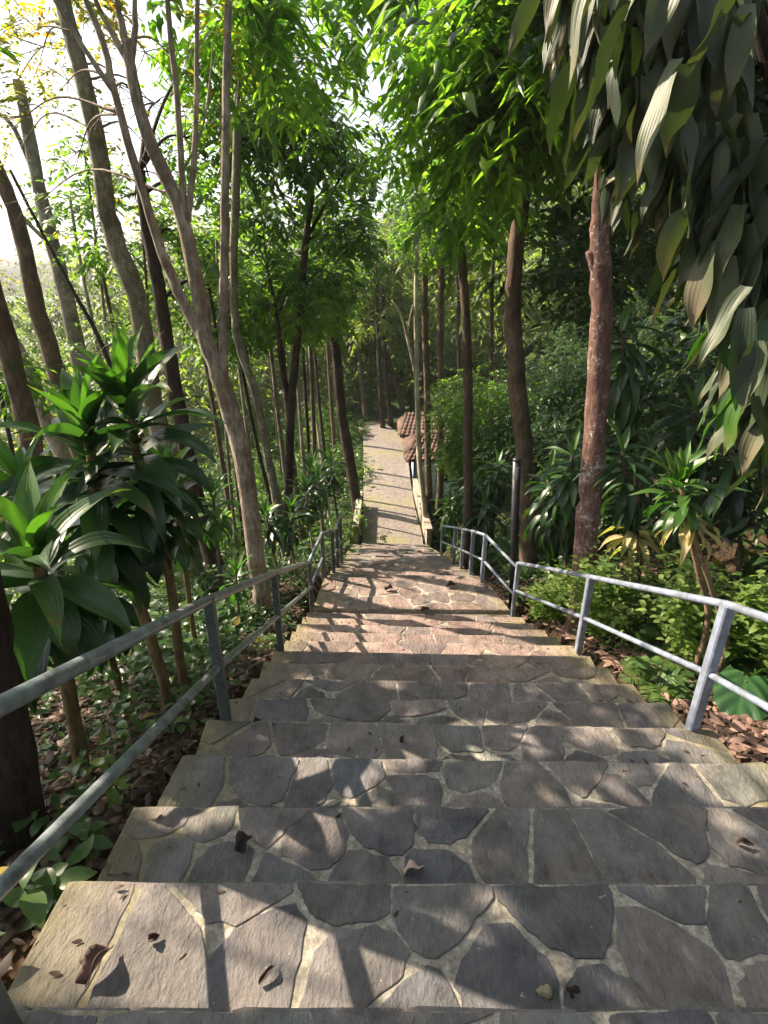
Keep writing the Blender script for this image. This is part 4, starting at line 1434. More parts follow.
tree('tree', 'slim brown trunk leaning hard out over the valley, half hidden by strap leaves', [([(70, 420, 9.0), (50, 350), (35, 300), (20, 230), (0, 176), (-40, 90)], 8, 6)], 'bark_brown',
     [(-20, 60, 9, .7, 30), (20, 20, 9, .6, 24), (-60, 160, 9, .7, 30)], 'yellow')
tree('tree', 'slim grey trunk standing out against the bright sky above the valley', [([(86, 392, 11), (67, 300), (45, 215), (28, 130), (18, 80)], 7, 5),
                                                                             ([(52, 245, 11), (30, 225), (0, 190)], 2.5, 1.5), ([(38, 185, 11), (15, 130), (-5, 110)], 2.5, 1.5)], 'bark_grey',
     [(20, 70, 11, .7, 30), (45, 110, 11.5, .6, 24), (0, 120, 11.5, .6, 24), (60, 40, 11, .8, 30)], 'yellow')
tree('tree', 'stout brown trunk behind the strap-leaved plants near the picture edge', [([(46, 520, 6.0), (40, 480), (21, 400), (0, 318), (-30, 220)], 11, 9)], 'bark_brown',
     [(-60, 150, 6, .8, 30), (-120, 220, 6, .8, 30), (-40, 60, 6.4, .8, 30)], 'yellow')
tree('tree', 'pale crooked trunk between the stout brown trunk and the slim leaning one', [([(62, 455, 8.2), (47, 423), (31, 375), (6, 330), (-30, 285)], 6.5, 5)], 'bark_pale',
     [(-60, 260, 8.2, .6, 30)], 'yellow')
tree('sapling', 'thin bare dark sapling slanting across the bright valley', [([(122, 392, 8.0), (96, 332), (76, 296), (42, 232), (10, 170)], 2.2, 1.4)], 'bark_dark', None, cat='sapling')
tree('tree', 'thin grey twin of the many-stemmed tree standing just behind it', [([(276, 500, 8.0), (257, 402), (239, 343), (234, 295), (236, 180), (238, 60), (240, -60)], 4.0, 4)], 'bark_grey',
     [(210, 30, 6.6, .55, 36), (250, 60, 6.6, .6, 44), (290, 20, 6.8, .6, 44), (230, -20, 6.4, .7, 44), (310, 60, 7.2, .6, 40), (270, -60, 6.6, .8, 50), (325, 10, 7.4, .5, 40)], 'lance')
tree('tree', 'dark forked tree with a dense round crown above the lower stairs', [
    ([(288, 505, 9.2), (289, 487), (291, 412), (297, 345), (301, 300), (306, 240), (312, 195)], 4.6, 3),
    ([(291, 412, 9.2), (282, 367), (277, 320), (268, 270)], 3.2, 2), ([(306, 240, 9.2), (325, 205), (345, 170)], 2.2, 1.2)], 'bark_dark',
    blob(215, 365, 150, 315, 9, 12.5, .45, 36, 30) + blob(200, 350, 20, 160, 8.5, 12, .45, 34, 18) + [(280, 90, 9.5, .7, 60), (340, 120, 9.8, .6, 50), (245, 130, 9.5, .6, 50)], 'dark', 'leaf_broad')
tree('tree', 'straight dark brown trunk leaning beside the short low wall', [([(357, 506, 15.0), (348, 450), (340, 400), (333, 300), (330, 250), (326, 180)], 6, 4)], 'bark_dark',
     blob(290, 360, 215, 300, 14, 17, .7, 40, 9), 'broad')
for i, (path, r, bk, lab) in enumerate([
    ([(267, 486, 10.5), (256, 440), (246, 390), (236, 330)], 2.2, 'bark_dark', 'thin dark trunk, outermost of the slanting row behind the pale tree'),
    ([(274, 478, 11.0), (264, 440), (252, 385), (243, 330)], 2.2, 'bark_grey', 'thin greyish trunk, second of the slanting row behind the pale tree'),
    ([(287, 488, 11.5), (281, 440), (274, 380), (268, 320)], 2.6, 'bark_grey', 'mossy greyish trunk crossing behind the dark forked tree'),
    ([(296, 486, 12.0), (290, 440), (284, 370), (280, 300)], 3.2, 'bark_brown', 'brown trunk just right of the dark forked tree base'),
    ([(310, 478, 13.0), (308, 440), (304, 370), (300, 300)], 2.2, 'bark_dark', 'very thin dark trunk between the forked tree and the wall'),
    ([(315, 476, 13.5), (314, 440), (312, 380), (309, 300)], 2.8, 'bark_brown', 'upright brown trunk in the middle of the crowded grove'),
    ([(324, 476, 14.5), (319, 440), (312, 380), (306, 300)], 1.6, 'bark_white', 'slender pale trunk at the path side of the crowded grove'),
    ([(334, 440, 19), (331, 400), (328, 350), (325, 290)], 2.4, 'bark_brown', 'distant brown trunk behind the one that leans by the short wall'),
    ([(236, 470, 9.5), (228, 400), (216, 330), (203, 250)], 2.0, 'bark_dark', 'thin dark trunk showing just behind the fork of the many-stemmed tree'),
    ([(222, 460, 12.0), (212, 400), (200, 330), (190, 270)], 2.6, 'bark_brown', 'brown trunk in the gap between the dark rough trunk and the many-stemmed tree'),
    ([(250, 455, 14.0), (243, 400), (234, 330), (226, 260)], 2.0, 'bark_grey', 'grey trunk deep in the grove behind the thin grey twin'),
    ([(279, 440, 17.0), (273, 390), (266, 330), (260, 280)], 2.0, 'bark_dark', 'far dark trunk showing between the fork and the slanting row'),
    ([(303, 455, 16.0), (299, 400), (294, 340), (288, 280)], 2.0, 'bark_grey', 'far grey trunk showing right beside the dark forked tree'),
    ([(322, 430, 18.0), (318, 390), (313, 330), (308, 280)], 1.8, 'bark_dark', 'far dark trunk just above the slender pale one in the grove'),
    ([(140, 470, 10.0), (128, 400), (112, 320), (95, 240)], 2.4, 'bark_brown', 'thin brown trunk rising from behind the upright strap leaves'),
    ([(108, 400, 14.0), (96, 340), (82, 270), (70, 200)], 2.0, 'bark_grey', 'faint grey trunk in the valley beyond the bare sapling'),
    ([(344, 425, 22), (338, 380), (332, 330), (327, 290)], 2.4, 'bark_grey', 'distant grey trunk leaning beyond the bend of the path'),
]):
    tree('tree', lab, [(path, r, r * .7)], bk, [(path[-1][0] + random.uniform(-15, 15), path[-1][1] - 20, path[0][2], .8, 40), (path[-1][0] + random.uniform(-25, 25), path[-1][1] + 10, path[0][2] + .5, .6, 30)], 'broad', None, 'slender trunks of the crowded grove', seg=8)

for path, r, bk, lab in [
    ([(16, 470, 7.5), (2, 400), (-14, 330)], 2.4, 'bark_dark', 'thin dark stem at the very edge of the picture, behind the stout brown trunk'),
    ([(160, 440, 9.0), (152, 360), (146, 280), (138, 180)], 1.8, 'bark_brown', 'thin brown stem between the greenish grey trunk and the dark rough one'),
    ([(232, 500, 8.6), (226, 430), (222, 350), (216, 240)], 1.7, 'bark_grey', 'thin straight stem right behind the base of the many-stemmed tree'),
    ([(110, 380, 12.0), (104, 310), (96, 240), (84, 150)], 1.8, 'bark_grey', 'thin pale stem rising in front of the bright valley sky'),
]:
    tree('sapling', lab, [(path, r, r * .6)], bk, [(path[-1][0], path[-1][1], path[0][2], .5, 26), (path[-1][0] + 12, path[-1][1] + 40, path[0][2], .4, 20)], 'broad', None, 'thin stems among the leaning trunks', cat='sapling', seg=7)

# --- centre and right
tree('tree', 'slender cream-coloured sapling with a bare side branch in front of the hut', [([(428, 530, 13.6), (424, 505), (419, 450), (417, 380), (416, 300), (417, 245)], 3.2, 2.0),
                                                                                  ([(416, 378, 13.6), (409, 345), (402, 318), (392, 300)], 1.8, .8), ([(407, 336, 13.6), (410, 318), (413, 305)], 1.0, .6)], 'bark_white',
     [(417, 235, 13.8, .5, 26), (405, 250, 13.8, .4, 20), (432, 250, 14, .4, 20)], 'broad')
tree('tree', 'straight brown trunk close behind the cream sapling', [([(429, 497, 15.6), (427, 400), (425, 300), (424, 225), (423, 150)], 3.6, 2.8)], 'bark_brown', blob(410, 460, 160, 240, 15, 17, .8, 46, 8), 'broad')
tree('tree', 'straight brown trunk nearest the hut window', [([(440, 488, 15.0), (441, 400), (441, 300), (442, 190), (443, 120)], 3.6, 2.8)], 'bark_brown', blob(430, 500, 100, 230, 14, 16, .8, 46, 8) + blob(448, 520, 385, 470, 11.5, 15, .55, 60, 13) + blob(448, 490, 415, 485, 12, 14, .42, 60, 9), 'fine', 'leaf_broad')
tree('tree', 'dark tree bending over the stairs below the landing with a sunlit crown', [
    ([(467, 552, 9.0), (468, 500), (468, 430), (467, 340), (463, 275), (457, 212), (447, 150), (430, 90), (411, 40), (395, -30)], 5, 3),
    ([(457, 214, 9.0), (464, 150), (466, 90), (468, 20)], 3, 2), ([(441, 125, 9.0), (415, 100), (385, 95)], 1.6, .8)], 'bark_brown',
    blob(415, 520, 40, 205, 8, 10.5, .46, 40, 17) + blob(345, 470, -60, 10, 7.5, 9, .5, 40, 9) + [(480, 40, 8.6, .6, 50)], 'lance')
tree('tree', 'brown curving tree rising between the black pole and the red trunk', [([(530, 570, 7.2), (526, 480), (517, 380), (513, 300), (517, 240), (530, 150), (540, 60), (546, -40)], 9.5, 6)], 'bark_brown',
     blob(450, 560, -20, 120, 5.2, 6.6, .42, 34, 16) + blob(470, 545, 80, 215, 6, 8, .40, 24, 9), 'lance', limbs=False)
tree('tree', 'red-brown lichen-specked trunk standing behind the railing', [
    ([(583, 582, 4.6), (588, 520), (592, 470), (598, 400), (600, 350), (602, 300), (600, 250), (602, 190), (606, 100), (610, -30)], 11.2, 9),
    ([(601, 300, 4.6), (597, 275), (590, 250)], 6, 5)], 'bark_red',
    blob(560, 760, -140, -20, 3.6, 6, .7, 60, 12) + blob(640, 768, 0, 120, 5, 7, .6, 50, 10) + blob(555, 780, 110, 290, 6, 10, .6, 56, 20), 'broad', 'leaf_dark', limbs=False)
for path, r, bk, lab in [
    ([(384, 440, 24.5), (381, 400), (378, 340), (376, 270)], 2.6, 'bark_dark', 'dark trunk at the far end of the path, straight ahead'),
    ([(368, 432, 27), (363, 390), (358, 330), (356, 270)], 2.6, 'bark_brown', 'brown trunk across the bend at the far end of the path'),
    ([(393, 438, 25.5), (388, 395), (384, 340), (382, 290)], 2.6, 'bark_dark', 'dark trunk nearest the tiled shelter at the far end of the path'),
    ([(410, 432, 28), (398, 392), (386, 350), (378, 310)], 2.8, 'bark_brown', 'slanting brown trunk rising behind the tiled shelter'),
    ([(460, 430, 22), (459, 360), (458, 290), (457, 200)], 2.4, 'bark_dark', 'thin dark trunk on the slope behind the hut'),
    ([(490, 430, 15), (491, 370), (492, 300), (494, 230)], 2.4, 'bark_brown', 'thin brown trunk on the slope above the hut'),
]:
    tree('tree', lab, [(path, r, r * .7)], bk, [(path[-1][0] + random.uniform(-20, 20), path[-1][1] - 30, path[0][2], 1.2, 50), (path[-1][0] + random.uniform(-25, 25), path[-1][1] + 10, path[0][2] + .8, 1.0, 44), (path[-1][0] + random.uniform(-30, 30), path[-1][1] + 40, path[0][2] + .8, 1.3, 50)], 'far', None, 'trunks at the far end of the path', seg=8)

# ==================================================================== THE WOOD BEHIND (one mass)
cl = []
for _ in range(290):     # far wood closing the view ahead
    x = random.uniform(-9, 24)
    y = random.uniform(26, 50)
    z0 = terrain_z(x, y)
    for _ in range(1):
        z = z0 + random.uniform(0.3, 6.5)
        cl.append(((x, y, z), random.uniform(1.0, 2.0), 52))
foliage('far_woods', cl, 'far', M['leaf_far'], None, 1.3)
tag(bpy.data.objects['far_woods'], 'far mass of green forest closing the view at the end of the path', 'woods', None, 'stuff')
cl = []
for _ in range(190):     # dense thicket on the bank to the right
    y = random.uniform(3.2, 26)
    x = (3.2 if y < 12 else 4.8) + random.random() ** 1.3 * 11
    z0 = terrain_z(x, y)
    cl.append(((x, y, z0 + random.uniform(0.1, 3.2)), random.uniform(.6, 1.1), 60))
foliage('bank_thicket', cl, 'dark', M['leaf_dark'], None, 1.15)
tag(bpy.data.objects['bank_thicket'], 'dark tangled thicket covering the bank behind the red trunk', 'thicket', None, 'stuff')
cl = []
for _ in range(210):     # bright undergrowth down in the valley to the left
    x = -random.uniform(2.6, 15)
    y = random.uniform(5, 26)
    z0 = terrain_z(x, y)
    cl.append(((x, y, z0 + random.uniform(0.0, 1.8)), random.uniform(.5, 1.0), 46))
for _ in range(40):
    x = -random.uniform(1.2, 6)
    y = random.uniform(12, 26)
    cl.append(((x, y, terrain_z(x, y) + random.uniform(.1, 1.0)), random.uniform(.4, .8), 40))
foliage('valley_undergrowth', cl, 'fine', M['leaf_broad'], None, 1.5)
tag(bpy.data.objects['valley_undergrowth'], 'sunlit undergrowth filling the slope below the leaning trunks', 'undergrowth', None, 'stuff')


cl = []
for _ in range(260):
    x = -random.uniform(8, 48)
    y = random.uniform(18, 60)
    cl.append(((x, y, terrain_z(x, y) + random.uniform(.5, 1) * min(13, 3 + .3 * y)), random.uniform(1.0, 2.2), 40))
for _ in range(80):
    x, y = -random.uniform(5, 17), random.uniform(17, 42)
    cl.append(((x, y, terrain_z(x, y) + random.uniform(.3, 6)), random.uniform(.9, 1.7), 40))
for _ in range(130):
    x, y = -random.uniform(45, 100), random.uniform(25, 120)
    cl.append(((x, y, terrain_z(x, y) + random.uniform(2, 20)), random.uniform(2.5, 4.5), 70))
foliage('valley_woods', cl, 'far', M['leaf_far'], None, 1.2)
tag(bpy.data.objects['valley_woods'], 'pale hazy treetops far down in the valley beyond the leaning trunks', 'woods', None, 'stuff')

# ==================================================================== GROUND COVER AND LITTER
def scatter_ground(name, label, cat, n, xr, yr, mat, L0, L1, ratio, lift, flat=True, test=None):
    P, A, Sd, T = [], [], [], []
    k = 0
    while k < n:
        x, y = random.uniform(*xr), random.uniform(*yr)
        if test and not test(x, y):
            continue
        k += 1
        z = terrain_z(x, y)
        a = random.uniform(0, 2 * PI)
        P.append((x, y, z + random.uniform(0.006, lift)))
        A.append((math.cos(a), math.sin(a), random.uniform(-.12, .22)))
        Sd.append((-math.sin(a), math.cos(a), random.gauss(0, .28)))
        T.append(random.random())
    n = len(P)
    ln = np.array([random.uniform(L0, L1) for _ in range(n)])
    me = leaf_mesh_hi(name, np.array(P), np.array(A), np.array(Sd), ln, ln * ratio * RNG.uniform(.6, 1.3, n), np.array(T), fold=-.10, droop=.05)
    return tag(link_mesh(name, me, mat), label, cat, None, 'stuff')


scatter_ground('fallen_leaves', 'reddish brown dry leaves strewn under the bushes by the railing', 'leaf litter', 7000, (1.55, 3.6), (0.6, 6.5), M['litter'], .025, .095, .48, .02, test=lambda x, y: x > 1.72 - .03 * y)
scatter_ground('fallen_leaves', 'dark leaves strewn on the shaded side of the stairs', 'leaf litter', 9000, (-4.5, -.85), (0.2, 9.0), M['litter_dark'], .035, .095, .42, .035, test=lambda x, y: x < -.9 and (x > -2.6 or random.random() < .4))


P, A, Sd, T = [], [], [], []
for n_ in range(1, 14):
    (L0, R0), (L1, R1) = NOS[n_ - 1], NOS[n_]
    for _ in range(16):
        e_ = random.random() ** 2.2 * .42
        t_ = e_ if random.random() < .55 else 1 - e_
        q_ = random.uniform(.25, .93)
        a_, b_ = L0 + (R0 - L0) * t_, L1 + (R1 - L1) * t_
        p_ = a_ * (1 - q_) + b_ * q_
        an = random.uniform(0, 6.28)
        P.append((p_[0], p_[1], L1[2] + .008))
        A.append((math.cos(an), math.sin(an), random.uniform(0, .2)))
        Sd.append((-math.sin(an), math.cos(an), random.gauss(0, .2)))
        T.append(random.random())
ln = RNG.uniform(.010, .038, len(P))
tag(link_mesh('fallen_leaves', leaf_mesh_hi('fallen_leaves', np.array(P), np.array(A), np.array(Sd), ln, ln * .4, np.array(T), fold=-.1, droop=0), M['litter_dark']),
    'crumbs of dry leaf and twig collected along the edges of the steps', 'leaf litter', None, 'stuff')


def tufts(name, label, cat, spots, mat, L0, L1, ratio, per, hgt, kind='stuff', parent=None, carve_it=False):
    """low leafy plants: leaves held on short stalks round each spot."""
    P, A, Sd, T, LN = [], [], [], [], []
    for (x, y, z, s) in spots:
        tt = random.uniform(.1, .7)
        for _ in range(per):
            a = random.uniform(0, 2 * PI)
            rr = random.random() ** .6 * .16 * s
            h = random.uniform(.25, 1) * hgt * s
            P.append((x + math.cos(a) * rr, y + math.sin(a) * rr, z + h))
            A.append((math.cos(a) + random.gauss(0, .3), math.sin(a) + random.gauss(0, .3), random.uniform(-.35, .5)))
            Sd.append((-math.sin(a), math.cos(a), random.uniform(-.4, .4)))
            T.append(min(1, max(0, tt + random.gauss(0, .2))))
            LN.append(random.uniform(L0, L1) * s)
    LN = np.array(LN)
    me = leaf_mesh_hi(name, np.array(P), np.array(A), np.array(Sd), LN, LN * ratio * RNG.uniform(.8, 1.2, len(LN)), np.array(T), droop=.2)
    o = link_mesh(name, me, mat, parent)
    return tag(o, label, cat, None, kind) if kind else o


spots = []
for _ in range(620):
    y = random.uniform(.3, 13)
    x = (-1.22 if y < 4 else -1.08) - random.random() ** 1.4 * 4.5
    if y < 2.2 and x > -1.3 and random.random() < .6:
        continue
    spots.append((x, y, terrain_z(x, y), random.uniform(.6, 1.5)))
for _ in range(260):
    y = random.uniform(3.0, 8)
    x = -1.45 - random.random() * 3.2
    spots.append((x, y, terrain_z(x, y), random.uniform(1.2, 2.2)))
for _ in range(420):
    y = random.uniform(9, 27)
    x = -.95 - random.random() ** 1.3 * 6
    spots.append((x, y, terrain_z(x, y), random.uniform(1.6, 3.2)))
for _ in range(160):
    y = random.uniform(13, 28)
    x = (1.15 if y < 17 or y > 24 else 3.0) + random.random() * 2
    spots.append((x, y, terrain_z(x, y), random.uniform(1.6, 3.0)))
tufts('ground_cover', 'low leafy ground cover on the shaded slope below the pipe railing', 'ground cover', spots, M['leaf_ground'], .04, .095, .45, 16, .15)
spots = []
for _ in range(420):
    y = random.uniform(3.0, 15)
    x = (2.35 if y < 6 else 1.75) + random.random() ** 1.2 * 3.2 + max(0, (y - 13)) * .3
    spots.append((x, y, terrain_z(x, y), random.uniform(.6, 1.6)))
for _ in range(110):
    y = random.uniform(1.2, 6.2)
    x = 1.95 - .02 * y + random.random() * 1.3
    if y < 2.7:
        continue
    spots.append((x, y, terrain_z(x, y), random.uniform(.4, .9)))
tufts('ground_cover', 'dark green ground cover at the foot of the bank behind the railing', 'ground cover', spots, M['leaf_ground'], .06, .14, .5, 15, .20)


# ==================================================================== SHRUBS BY THE RIGHT RAILING
def shrub(label, x, y, h, w, n, mat='leaf_bush', group='bright shrubs along the railing', leaf=(.045, .085)):
    z = terrain_z(x, y)
    r = empty('shrub', (x, y, z), label, 'shrub', group)
    m = MB()
    tips = []
    for k in range(9):
        a = random.uniform(0, 2 * PI)
        tp = np.array([x + math.cos(a) * w * random.uniform(.2, .75), y + math.sin(a) * w * random.uniform(.2, .75), z + h * random.uniform(.6, 1.0)])
        md = np.array([x + math.cos(a) * w * .2, y + math.sin(a) * w * .2, z + h * .45])
        sp = spline([(x + random.gauss(0, .03), y + random.gauss(0, .03), z - .03), md, tp], 4)
        m.tube(sp, list(np.linspace(.008, .003, len(sp))), 5)
        tips += sp[2:]
    m.build('stem', M['cane'], r, True)
    P, A, Sd, T = [], [], [], []
    for _ in range(n):
        b = random.choice(tips)
        o = np.array([random.gauss(0, .085), random.gauss(0, .085), random.gauss(0, .06)])
        p = b + o
        p[2] = max(p[2], z + .04)
        a = random.uniform(0, 2 * PI)
        P.append(p)
        A.append((math.cos(a), math.sin(a), random.uniform(-.4, .5)))
        Sd.append((-math.sin(a), math.cos(a), random.uniform(-.5, .5)))
        T.append(min(1, max(0, .45 + random.gauss(0, .28))))
    ln = RNG.uniform(leaf[0], leaf[1], n)
    me = leaf_mesh_hi('foliage', np.array(P), np.array(A), np.array(Sd), ln, ln * .58, np.array(T), droop=.15)
    link_mesh('foliage', me, M[mat], r)


shrub('bright green shrub at the foot of the red trunk', 2.05, 4.25, .80, .6, 1500)
shrub('yellow-green shrub seen between the two nearest railing posts', 2.35, 3.35, .78, .66, 1900)
shrub('tall leggy shrub in front of the bare canes of the drooping plant', 2.75, 2.95, .92, .62, 1700)
shrub('low bright shrub beside the black pole', 1.85, 5.3, .62, .5, 1000)
shrub('small bright shrub behind the nearest railing post', 3.55, 3.3, .6, .5, 800)
shrub('broad shrub behind the red trunk, half in shade', 2.6, 5.0, .85, .75, 1500, 'leaf_ground')
shrub('yellowish shrub at the lower end of the pale blue railing', 1.75, 9.0, .5, .42, 380)
shrub('pale green shrub against the low wall by the hut side', 1.75, 11.2, .6, .45, 380)


# ==================================================================== STRAP-LEAVED PLANTS (dracaenas)
def dracaena(label, stems, mat='strap_dark', group=None, name='strap_leaf_plant', leaf=(.4, .6), width=.075, per=26, tier=.35, droop=(1.0, 2.0), el=(-.1, 1.2), dry=0, stem_mat='bark_brown', rad=.022, cat='plant', wave=.06, up=4, extra=None):
    """stems: list of pixel paths (px, py, Y) from the ground to the head."""
    base = None
    for st in stems:
        P = to_world(st)
        if base is None:
            b = P[0]
            base = np.array([b[0], b[1], min(b[2], terrain_z(b[0], b[1]))])
    r = empty(name, tuple(base), label, cat, group)
    buf = strap_arrays()
    dbuf = strap_arrays()
    ubuf = strap_arrays()
    for st in stems:
        P = to_world(st)
        gz = terrain_z(P[0][0], P[0][1])
        if P[0][2] > gz + .02:
            P = [np.array([P[0][0], P[0][1], gz - .05])] + P
        sp = spline(P, 5)
        m = MB()
        m.tube(sp, list(np.linspace(rad * 1.25, rad * .8, len(sp))), 9, .2, seed=P[0][0])
        m.build('stem', M[stem_mat], r, True)
        top = P[-1]
        dirv = norm(top - P[-2])
        for k in range(per):
            t = (k / per)
            b = top - dirv * tier * t
            e = el[1] + (el[0] - el[1]) * t ** .7 + random.gauss(0, .12)
            az = k * 2.399 + random.gauss(0, .25)
            ln = random.uniform(leaf[0] * .7, leaf[1]) * (0.75 + .35 * math.sin(PI * min(1, t + .25)))
            strap(buf, b + np.array([math.cos(az), math.sin(az), 0]) * rad * .7, az, e, ln, width * random.uniform(.8, 1.2), random.uniform(*droop) * (.55 + .6 * t), min(1, max(0, random.gauss(.42, .25) - (.15 if t > .5 else 0))), 9, random.gauss(0, .5), random.uniform(.15, .5), wave)
        for k in range(up):
            az = k * 2.399 + 1
            strap(ubuf, top, az, random.uniform(.95, 1.5), random.uniform(*leaf) * .8, width * .8, random.uniform(.2, .7), random.uniform(.6, 1), 9, random.gauss(0, .2), .5, wave * .5)
        for k in range(dry):
            az = random.uniform(0, 2 * PI)
            b = top - dirv * (tier * random.uniform(.8, 1.3))
            strap(dbuf, b, az, random.uniform(-.5, .2), random.uniform(*leaf) * .9, width * .8, random.uniform(1.0, 1.6), random.random(), 9, random.gauss(0, 1.0), .7, .15)
    build_straps(buf, 'foliage', M[mat], r)
    if ubuf['v']:
        build_straps(ubuf, 'young_leaves', M['strap_green'], r)['label'] = 'fresh upright leaves at the heart of the rosette'
    if dbuf['v']:
        o = build_straps(dbuf, 'dry_leaves', M['strap_dry'], r)
        o['label'] = 'withered straw-coloured leaves hanging below the green ones'
    return r


G1 = 'strap-leaved plants by the pipe railing'
dracaena('big glossy strap-leaved plant nearest the lens, leaning over the pipe railing', [[(84, 775, 1.95), (68, 690), (52, 620), (36, 555)]], 'strap_dark', G1, leaf=(.40, .54), width=.125, per=36, tier=.36, droop=(1.0, 2.1), el=(-.9, 1.1), rad=.03, stem_mat='bark_yellow')
dracaena('tall strap-leaved plant with a bent brown stem and upright new leaves', [[(162, 675, 2.75), (138, 602), (114, 562), (99, 500), (88, 436)]], 'strap_dark', G1, leaf=(.42, .60), width=.12, per=48, tier=.75, droop=(.9, 2.0), el=(-.7, 1.15), rad=.03, stem_mat='bark_yellow', up=6)
dracaena('tall strap-leaved plant with a straight tan stem, next to the bent one', [[(182, 672, 2.9), (168, 570), (146, 500), (128, 404)]], 'strap_dark', G1, leaf=(.42, .58), width=.115, per=48, tier=.8, droop=(.9, 2.1), el=(-.8, 1.1), rad=.028, stem_mat='bark_yellow', up=6)
dracaena('small strap-leaved plant in front of the dark rough trunk', [[(222, 590, 6.3), (217, 540), (213, 495)]], 'strap_green', G1, leaf=(.35, .5), width=.085, per=26, tier=.5, el=(-.8, 1.1), rad=.02, up=5)
dracaena('low strap-leaved plant tucked under the tall bent one', [[(120, 690, 3.0), (108, 640), (100, 575)]], 'strap_dark', G1, leaf=(.34, .48), width=.10, per=34, tier=.5, droop=(1.0, 2.1), el=(-.8, 1.0), rad=.024, stem_mat='bark_yellow', up=5)
dracaena('strap-leaved plant in front of the leaning greenish grey trunk', [[(196, 650, 3.9), (184, 560), (172, 480)]], 'strap_dark', G1, leaf=(.36, .50), width=.095, per=36, tier=.6, droop=(1.0, 2.1), el=(-.8, 1.0), rad=.022, stem_mat='bark_yellow', up=5)
dracaena('strap-leaved plant at the picture edge, in front of the stout brown trunk', [[(30, 640, 3.4), (26, 560), (22, 490)]], 'strap_green', G1, leaf=(.40, .54), width=.105, per=36, tier=.5, droop=(1.0, 2.0), el=(-.7, 1.1), rad=.024, stem_mat='bark_yellow', up=5)
G2 = 'strap-leaved clump beside the landing'
dracaena('dark strap-leaved plant with many stems beside the landing railing', [[(285, 585, 6.6), (275, 560), (266, 515)], [(298, 580, 6.8), (292, 550), (292, 512)]], 'strap_dark', G2, leaf=(.32, .46), width=.08, per=26, tier=.4, el=(-.8, 1.1), rad=.02, stem_mat='cane')
dracaena('pale-stemmed strap-leaved plant behind the landing railing', [[(316, 565, 8.2), (310, 530), (306, 490)], [(326, 560, 8.6), (322, 530), (318, 480)]], 'strap_dark', G2, leaf=(.36, .5), width=.085, per=26, tier=.4, el=(-.8, 1.1), rad=.02, stem_mat='bark_white')
dracaena('strap-leaved plant farther down, between grove trunks and lower steps', [[(338, 525, 11.5), (335, 500), (330, 462)], [(322, 520, 11), (316, 490), (312, 470)]], 'strap_dark', G2, leaf=(.45, .6), width=.10, per=26, tier=.5, el=(-.8, 1.1), rad=.025)
dracaena('strap-leaved plant low down under the many-stemmed tree', [[(240, 640, 5.2), (238, 600), (236, 575)]], 'strap_green', G2, leaf=(.25, .36), width=.06, per=18, tier=.25, el=(-.6, 1.1), rad=.014)
G3 = 'drooping strap-leaved plants on the bank'
dracaena('bright strap-leaved plant on two bare leaning canes above the railing', [[(726, 640, 3.1), (712, 590), (694, 535), (680, 482)], [(708, 620, 3.2), (698, 570), (688, 530), (672, 480)]], 'strap_green', G3, leaf=(.24, .34), width=.062, per=20, tier=.28, droop=(.8, 1.9), el=(-.7, 1.2), dry=9, rad=.017, stem_mat='cane', up=5)
dracaena('dark drooping strap-leaved plant between the curving tree and the red trunk', [[(565, 600, 5.6), (566, 540), (572, 455)], [(550, 600, 5.9), (552, 540), (548, 480)]], 'strap_dark', G3, leaf=(.36, .52), width=.085, per=64, tier=1.0, droop=(1.2, 2.2), el=(-1.25, .35), rad=.02, up=2)
dracaena('drooping strap-leaved plant with withered leaves just right of the red trunk', [[(640, 600, 4.7), (632, 520), (622, 452)]], 'strap_dark', G3, leaf=(.34, .48), width=.08, per=46, tier=.8, droop=(1.2, 2.1), el=(-1.2, .4), dry=16, rad=.02, up=2)
dracaena('high dark strap-leaved plant hanging beside the upper red trunk', [[(640, 560, 5.2), (632, 440), (622, 330)]], 'strap_dark', G3, leaf=(.36, .5), width=.09, per=64, tier=1.0, droop=(1.4, 2.2), el=(-1.3, .2), rad=.02, up=1)
dracaena('broad drooping strap-leaved clump beside the lower flight of steps', [[(478, 560, 9.4), (476, 520), (474, 482)], [(492, 560, 9.8), (494, 510), (497, 465)], [(484, 560, 9.0), (482, 530), (484, 505)]], 'strap_dark', G3, leaf=(.42, .6), width=.10, per=56, tier=.9, droop=(1.2, 2.2), el=(-1.2, .3), rad=.02, up=2)
dracaena('pale flowering-looking strap-leaved clump near the foot of the low wall', [[(452, 545, 11.8), (451, 520), (450, 500)], [(458, 540, 12.2), (460, 505), (461, 480)]], 'strap_green', G3, leaf=(.4, .55), width=.09, per=46, tier=.8, droop=(1.2, 2.1), el=(-1.2, .5), rad=.02, up=2)
dracaena('strap-leaved plant deep in shade behind the bare canes', [[(740, 560, 4.6), (735, 500), (730, 440)], [(700, 560, 5.0), (697, 500), (694, 410)]], 'strap_dark', G3, leaf=(.4, .55), width=.09, per=44, tier=.8, droop=(1.1, 2.0), el=(-1.1, .4), rad=.02, up=2)

